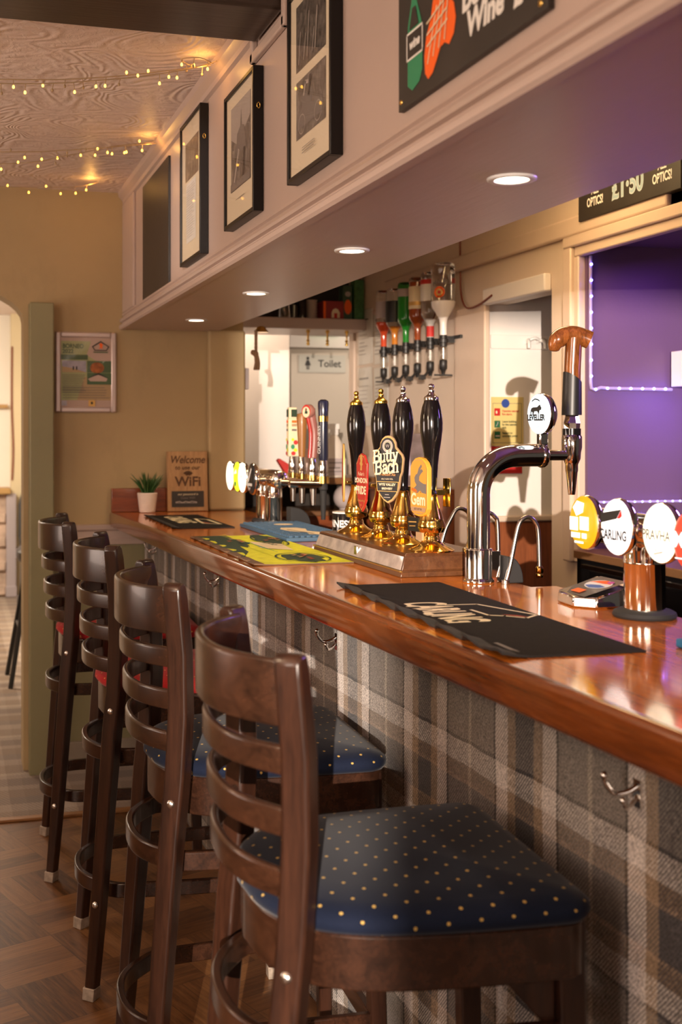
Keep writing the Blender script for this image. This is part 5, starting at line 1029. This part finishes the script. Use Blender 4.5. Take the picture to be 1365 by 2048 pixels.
# lobby door sign, lamp, back counter things
sg = thing('toilet_sign', 'grey wall sign reading Toilet with a woman pictogram', 'sign', (2.25, 6.799, 1.87)); obj('plate', B().box(2.098, 2.404, 6.790, 6.7995, 1.815, 1.925), plain('sign_plate_grey', (.40, .385, .34), .4), sg, bevel=.002)
decal('lettering', sg, face_my((2.098, 6.790, 1.815)), [('t', 'Toilet', .200, .055, .062, M_ink, dict(bold=.0012)), ('c', .058, .088, .010, .010, M_ink), ('p', [(.050, .076), (.066, .076), (.078, .044), (.038, .044)], M_ink), ('r', .049, .018, .056, .046, M_ink), ('r', .060, .018, .067, .046, M_ink)])
t = thing('exit_lamp', 'green glowing exit lamp above the Toilet sign', 'lamp', (2.30, 6.78, 2.055)); obj('housing', B().box(2.16, 2.37, 6.76, 6.782, 2.05, 2.068), M_wht, t); obj('diffuser', B().box(2.165, 2.365, 6.752, 6.76, 2.048, 2.062), E_green, t)
bc = thing('back_counter', 'brown counter against the far end of the back wall, behind the far tap tower', 'counter', (1.80, 5.4, 0)); obj('top', B().box(1.30, 2.084, 5.36, 5.76, 1.19, 1.222), wood('brown_counter_wood', (.10, .04, .014), (.24, .11, .04), 'x', 1, .35), bc, bevel=.003)
obj('shelf', B().box(1.30, 2.084, 5.30, 5.76, 1.040, 1.065), wood('brown_shelf_wood', (.09, .04, .015), (.20, .09, .035), 'x', 1, .4), bc, bevel=.003); obj('carcass', B().box(1.30, 2.084, 5.72, 5.76, 0, 1.19).box(2.064, 2.084, 5.36, 5.72, 0, 1.19).box(1.30, 1.32, 5.36, 5.72, 0, 1.19), M_dark, bc); obj('door_panel', B().box(1.32, 2.064, 5.40, 5.42, 0.02, 1.04), M_redwood, bc)
sb = thing('spray_bottle', 'white trigger spray bottle with a grey label on the back counter', 'spray bottle', (1.86, 5.42, 1.222))
b = B(); b.M = T(1.862, 5.43, 1.2225); b.lathe([(0, 0), (.050, 0), (.053, .006), (.053, .12), (.045, .165), (.020, .205), (.016, .215), (0, .215)], 28, sy=.62); obj('body', b, plain('milky_plastic', (.72, .66, .58), .4), sb, smooth=50)
b = B(); b.M = T(1.862, 5.43, 1.2225); b.box(-.017, .017, -.014, .014, .210, .238); b.prism([(-.05, .0)], 0, 0) if 0 else b.box(-.050, .024, -.012, .012, .238, .266); b.tube([(-.034, 0, .238), (-.040, 0, .212), (-.034, 0, .196)], [.005, .005, .004], 8); obj('trigger', b, M_wht, sb, bevel=.004)
decal('label', sb, face_my((1.812, 5.396, 1.232)), [('r', 0, 0, .10, .085, M_lilac), ('r', .01, .060, .09, .066, M_gph), ('r', .01, .035, .07, .041, M_gph), ('r', .01, .018, .08, .022, M_gph)])
b = B(); b.M = T(1.898, 5.365, 1.1255); b.sphere((0, 0, 0), .060, 28); b.lathe([(0, -.0605), (.03, -.0605), (.03, -.054), (0, -.054)], 20); tag(obj('globe', b, plain('pale_mauve_globe', (.52, .44, .43), .5), smooth=60), 'pale round globe on the shelf under the spray bottle', 'globe')
b = B(); b.M = T(1.73, 5.46, 1.2225); b.lathe([(0, 0), (.020, 0), (.026, .012), (.020, .10), (.010, .14), (0, .142)], 16); tag(obj('bottle', b, plain('pale_pink_bottle', (.66, .48, .42), .4), smooth=50), 'slim pale bottle on the back counter, behind the tap handles', 'bottle')
b = B(); b.M = T(1.622, 5.44, 1.2225); b.prism([(-.03, 0), (.012, 0), (.02, .05), (-.045, .075)], -.004, .004); b.bm.transform(Matrix.Identity(4)); 
q = B(); q.M = basis((1.622, 5.44, 1.2225), (1, 0, 0), (0, 0, 1)); q.prism([(.0, 0), (.030, 0), (.030, .05), (-.045, .095), (-.055, .085)], -.02, .02); b.bm.free(); tag(obj('folded_card', q, M_redp, bevel=.002), 'small red folded card on the back counter behind the far tap tower', 'card')
# flowers and a leaning board behind the third pump
b = B(); b.M = T(1.985, 5.02, 1.10) if 0 else Matrix.Identity(4)
lb = thing('leaning_papers', 'lilac sheaf of papers leaning on the back wall behind the hand pumps', 'papers', (2.05, 4.66, 1.1)); 
b = B(); b.M = T(2.0, 4.72, 1.205) @ RZ(-14); b.box(-.05, .075, -.004, .004, 0, .235); obj('front_sheet', b, plain('lilac_paper', (.50, .45, .56), .5, var=.2, vs=30), lb)
b = B(); b.M = T(2.01, 4.75, 1.205) @ RZ(-8); b.box(-.075, .07, -.004, .004, 0, .20); obj('rear_sheet', b, plain('silvery_paper', (.55, .50, .46), .4, var=.35, vs=40), lb)
b = B(); b.M = T(1.945, 4.70, 1.415); b.prism([(-.018, 0), (0, -.016), (.018, 0), (.010, .010), (0, .004), (-.010, .010)], -.004, .004) if 0 else b.sphere((0, 0, 0), .016, 12); obj('yellow_clip', b, M_yel, lb, smooth=60)
ls = thing('wall_ledge', 'narrow wooden ledge on the back wall below the optics', 'shelf', (2.02, 4.8, 1.18)); obj('ledge_board', B().box(1.90, 2.084, 4.50, 5.25, 1.18, 1.2045), M_wains, ls, bevel=.003); obj('ledge_support', B().box(1.98, 2.084, 4.50, 5.25, .0, 1.18), M_wains, ls)
# passage: coat hook, fire notice
hk = thing('coat_hook', 'white double coat hook on the passage wall rail', 'hook', (2.30, 4.23, 1.81)); b = B(); b.M = basis((2.30, 4.2315, 1.812), (1, 0, 0), (0, 0, 1))
b.box(-.03, .03, -.007, .010, 0, .006)
for s in (-1, 1): b.tube(smoothpath([(s * .020, .002, .004), (s * .030, .008, .030), (s * .036, -.004, .046), (s * .036, -.026, .048)], 4), .007, 8)
b.tube(smoothpath([(-.03, .004, .02), (0, .016, .034), (.03, .004, .02)], 4), .006, 8)
obj('hook', b, M_wht, hk, smooth=60)
fa = thing('fire_action_notice', 'pale yellow fire action notice with red and green symbols in the passage', 'notice', (2.2, 4.249, 1.49)); M_fy = plain('pale_yellow_notice', (.70, .56, .22), .5); M_fg = plain('safety_green', (.02, .12, .05), .5); M_fb = plain('safety_blue', (.03, .07, .30), .5); M_fr = plain('safety_red', (.50, .02, .02), .5)
obj('sheet', B().box(2.125, 2.268, 4.2395, 4.2438, 1.392, 1.590), M_fy, fa)
decal('print', fa, face_my((2.125, 4.2395, 1.392)), [('l', [(.006, .012), (.006, .172), (.134, .172), (.134, .012), (.006, .012)], .0018, M_gph), ('c', .062, .172, .018, .018, M_fb), ('r', .012, .122, .038, .152, M_fr), ('c', .022, .136, .004, .006, M_cr), ('r', .012, .074, .038, .102, M_fg), ('l', [(.020, .080), (.026, .088), (.028, .096)], .003, M_lg), ('r', .012, .030, .038, .058, M_fg), ('l', [(.018, .040), (.034, .040)], .006, M_lg),
    ('t', 'Operate nearest', .046, .141, .0112, M_fr, dict(align='LEFT', bold=.0003)), ('t', 'fire alarm.', .046, .128, .0112, M_fr, dict(align='LEFT', bold=.0003)), ('t', 'Leave building', .046, .098, .0112, M_dkgr, dict(align='LEFT', bold=.0003)), ('t', 'by the nearest', .046, .086, .0112, M_dkgr, dict(align='LEFT', bold=.0003)), ('t', 'exit.', .046, .074, .0112, M_dkgr, dict(align='LEFT', bold=.0003)), ('t', 'Report to', .046, .052, .0112, M_dkgr, dict(align='LEFT', bold=.0003)), ('t', 'assembly point.', .046, .040, .0112, M_dkgr, dict(align='LEFT', bold=.0003))])
b = thing('red_notice', 'red fire sign directly beneath the pale yellow fire action notice', 'notice', (2.2, 4.249, 1.33)); obj('sheet', B().box(2.125, 2.262, 4.2395, 4.2438, 1.28, 1.389), M_fr, b); decal('print', b, face_my((2.125, 4.2395, 1.28)), [('c', .024, .096, .005, .007, M_cr), ('r', .05, .03, .12, .05, M_cr)])
# sign over the alcove
os_ = thing('price_sign', 'black sign over the alcove reading ALL OPTICS and 1.50 pounds', 'sign', (2.08, 3.2, 2.161)); obj('board', B().box(2.070, 2.098, 2.918, 3.484, 2.161, 2.320), M_board, os_, bevel=.002); M_bl2 = plain('sky_chalk', (.30, .42, .50), .7)
Ms = face_mx((2.070, 3.484, 2.161))
for xc in (.105, .475):
    decal('lettering', os_, Ms, [('t', 'ALL', xc, .088, .036, M_chalk, dict(bold=.0012, sx=.72))]); decal('lettering', os_, Ms, [('t', 'OPTICS!', xc, .051, .040, M_chalk, dict(bold=.0012, sx=.68))])
decal('price_lettering', os_, Ms, [('t', '£1·50', .292, .066, .095, M_chalkb, dict(bold=.0045, sx=.80)), ('t', '£1·50', .292, .066, .095, M_bl2, dict(sx=.80))])
# alcove: blue led strip, shelf box, bottle, drink carton, fridge
ld = thing('led_strip', 'blue LED strip running down the alcove edge and across its side wall', 'led strip', (2.125, 3.49, 1.6)); M_strip = plain('clear_strip', (.42, .34, .62), .4)
P1 = [(2.122, 3.492, 2.05), (2.122, 3.492, 1.62), (2.124, 3.492, 1.598), (2.14, 3.492, 1.593), (2.16, 3.492, 1.600), (2.19, 3.492, 1.598), (2.44, 3.492, 1.596)]
b = B(); b.tube(P1, .0062, 8); obj('strip', b, M_strip, ld, smooth=60)
def led(x, z, y=3.484, r=.0046, p=ld):
    b = B(); b.sphere((x, y, z), r, 10); obj('led', b, E_blue, p, smooth=60)
for k in range(8): led(2.120, 2.020 - .0545 * k)
for k in range(7): led(2.137 + .0455 * k, 1.594 if k < 1 else 1.598)
l2 = thing('led_strip', 'blue LED strip low along the alcove behind the near tap tower', 'led strip', (2.2, 3.49, 1.208)); b = B(); b.tube([(2.125, 3.492, 1.208), (2.60, 3.492, 1.206)], .005, 8); obj('strip', b, M_strip, l2, smooth=60)
for k in range(11): led(2.17 + .030 * k, 1.208, 3.486, .0032, l2)
bb = thing('back_bar_cabinet', 'low black back-bar fridge with a glass door behind the near tap tower', 'fridge', (2.3, 3.2, 0)); obj('top', B().box(2.06, 2.70, 1.7, 3.499, 1.02, 1.048), plain('copper_edge_top', (.30, .15, .07), .3, .4), bb, bevel=.003); obj('body', B().box(2.075, 2.0999, 1.7, 3.50, .5, 1.02), M_blkg, bb); obj('glass_door', B().box(2.066, 2.0745, 1.9, 3.42, .60, .985), M_pane, bb); obj('door_rail', B().box(2.064, 2.075, 1.8, 3.46, .990, 1.002), M_rosy, bb)
decal('paper_label', bb, face_mx((2.0655, 3.36, .90)), [('r', 0, 0, .03, .05, M_lg), ('r', .06, 0, .15, .055, plain('frosty_label', (.32, .42, .45), .6, var=.3, vs=80))])
b = B(); b.box(2.427, 2.62, 3.20, 3.478, 1.604, 1.728); bx = thing('shelf_box', 'white box with a blue label on the alcove wall above the led strip', 'box', (2.5, 3.3, 1.604)); obj('carton', b, M_wht, bx, bevel=.003); decal('label', bx, face_mx((2.427, 3.478, 1.604)), [('r', .10, .03, .24, .12, M_fb)]); decal('label', bx, face_my((2.427, 3.20, 1.604)), [('r', .028, .05, .15, .118, M_fb)])
t = thing('spirit_bottle', 'amber spirit bottle standing on the white box in the alcove', 'bottle', (2.49, 3.38, 1.7285)); b = B(); b.lathe([(0, 0), (.024, 0), (.024, .05), (.0235, .07), (.012, .095), (.011, .120), (0, .120)], 24, 0, (2.492, 3.38, 1.7285)); obj('glass', b, G_clear, t, smooth=50); b = B(); b.lathe([(0, .002), (.0225, .002), (.0225, .048), (0, .048)], 24, 0, (2.492, 3.38, 1.7285)); obj('whisky', b, L_am, t, smooth=50)
t = thing('gin_carton', 'maroon drink carton with white lettering standing low in the alcove', 'carton', (2.5, 3.38, 1.048)); obj('carton', B().box(2.452, 2.55, 3.33, 3.43, 1.0485, 1.365), plain('maroon_card', (.12, .008, .022), .4), t, bevel=.003)
decal('lettering', t, face_my((2.452, 3.33, 1.19)), [('t', 'GIN', .022, .055, .026, M_paper, {}), ('t', 'DRY', .022, .085, .020, M_paper, {}) if 0 else ('l', [(.008, .10), (.02, .115), (.03, .10)], .005, M_paper), ('r', 0, -.035, .098, .0, M_paper), ('r', .01, -.022, .07, -.016, M_gph)])
# ------------------------------------------------------------ snug seen through the arch
fp = thing('fireplace', 'pale stone fireplace with an oak mantel seen through the arch', 'fireplace', (.3, 10.3, 0)); obj('breast', B().box(-1.4, .498, 10.30, 10.499, .006, .905), M_brick, fp)
b = B()
for r_ in range(8):
    for k in range(9): z = .02 + r_ * .105; x = .495 - .21 * k - (.1 if r_ % 2 else 0); b.box(max(x - .20, -1.4), x, 10.27, 10.30, z, z + .092)
obj('stones', b, M_brick, fp, bevel=.012); obj('mantel', B().box(-1.5, .535, 10.22, 10.499, .905, .955), M_mantel, fp, bevel=.006)
obj('surround_post', B().box(.50, .584, 10.26, 10.499, .006, .905).box(.495, .59, 10.25, 10.499, .006, .10), M_lilac, fp, bevel=.004)
b = B(); b.box(-1.4, .52, 10.44, 10.499, 1.66, 1.69); tag(obj('picture_ledge', b, M_mantel), 'thin brown ledge on the pale wall above the fireplace', 'shelf')
b = B(); b.tube(smoothpath([(.555, 10.375, 2.2), (.553, 10.375, 1.7), (.565, 10.375, 1.3), (.556, 10.375, 1.02)], 5), .009, 6); tag(obj('curtain_cord', b, M_cable), 'brown cord hanging on the ochre wall beside the fireplace', 'cord')
ac = thing('arm_chair', 'grey high-backed chair beside the fireplace through the arch', 'chair', (.78, 10.0, 0)); M_gchair = plain('dark_grey_upholstery', (.05, .05, .05), .6); M_gchair2 = plain('mid_grey_upholstery', (.12, .11, .11), .6)
b = B(); b.M = T(.78, 10.08, 0) @ RZ(0); b.lathe([(0, .42), (.17, .42), (.19, .55), (.19, .82), (.16, .93), (.10, .985), (0, .995)], 24, sy=.28); obj('backrest', b, M_gchair, ac, smooth=60)
b = B(); b.M = T(.78, 9.86, 0); b.lathe([(0, .36), (.20, .36), (.22, .40), (.22, .46), (.19, .49), (0, .50)], 24); obj('seat', b, M_gchair2, ac, smooth=60)
b = B(); b.M = T(.78, 9.9, 0); b.lathe([(0, .005), (.21, .005), (.21, .06), (.19, .08), (.18, .36), (0, .36)], 24); obj('base', b, M_gchair2, ac, smooth=60)
bs = thing('black_stool', 'black splay-legged stool standing on the tartan carpet through the arch', 'stool', (.56, 6.75, 0))
for sx, sy in ((-1, -1), (1, -1), (-1, 1), (1, 1)):
    b = B(); b.tube([(.56 + sx * .215, 6.80 + sy * .19, .004), (.56 + sx * .10, 6.80 + sy * .10, .72)], .014, 12); obj('leg', b, M_blk, bs, smooth=60)
b = B(); P4 = [(.56 + sx * .162, 6.80 + sy * .147, .33) for sx, sy in ((-1, -1), (1, -1), (1, 1), (-1, 1))]
for a_, c_ in zip(P4, P4[1:] + P4[:1]): b.tube([a_, c_], .009, 8)
obj('foot_rail', b, M_blk, bs, smooth=60); b = B(); b.M = T(.56, 6.80, 0); b.lathe([(0, .70), (.15, .70), (.165, .72), (.165, .75), (.14, .765), (0, .77)], 28); obj('seat', b, M_blk, bs, smooth=50)
# small round fixings on the far wall
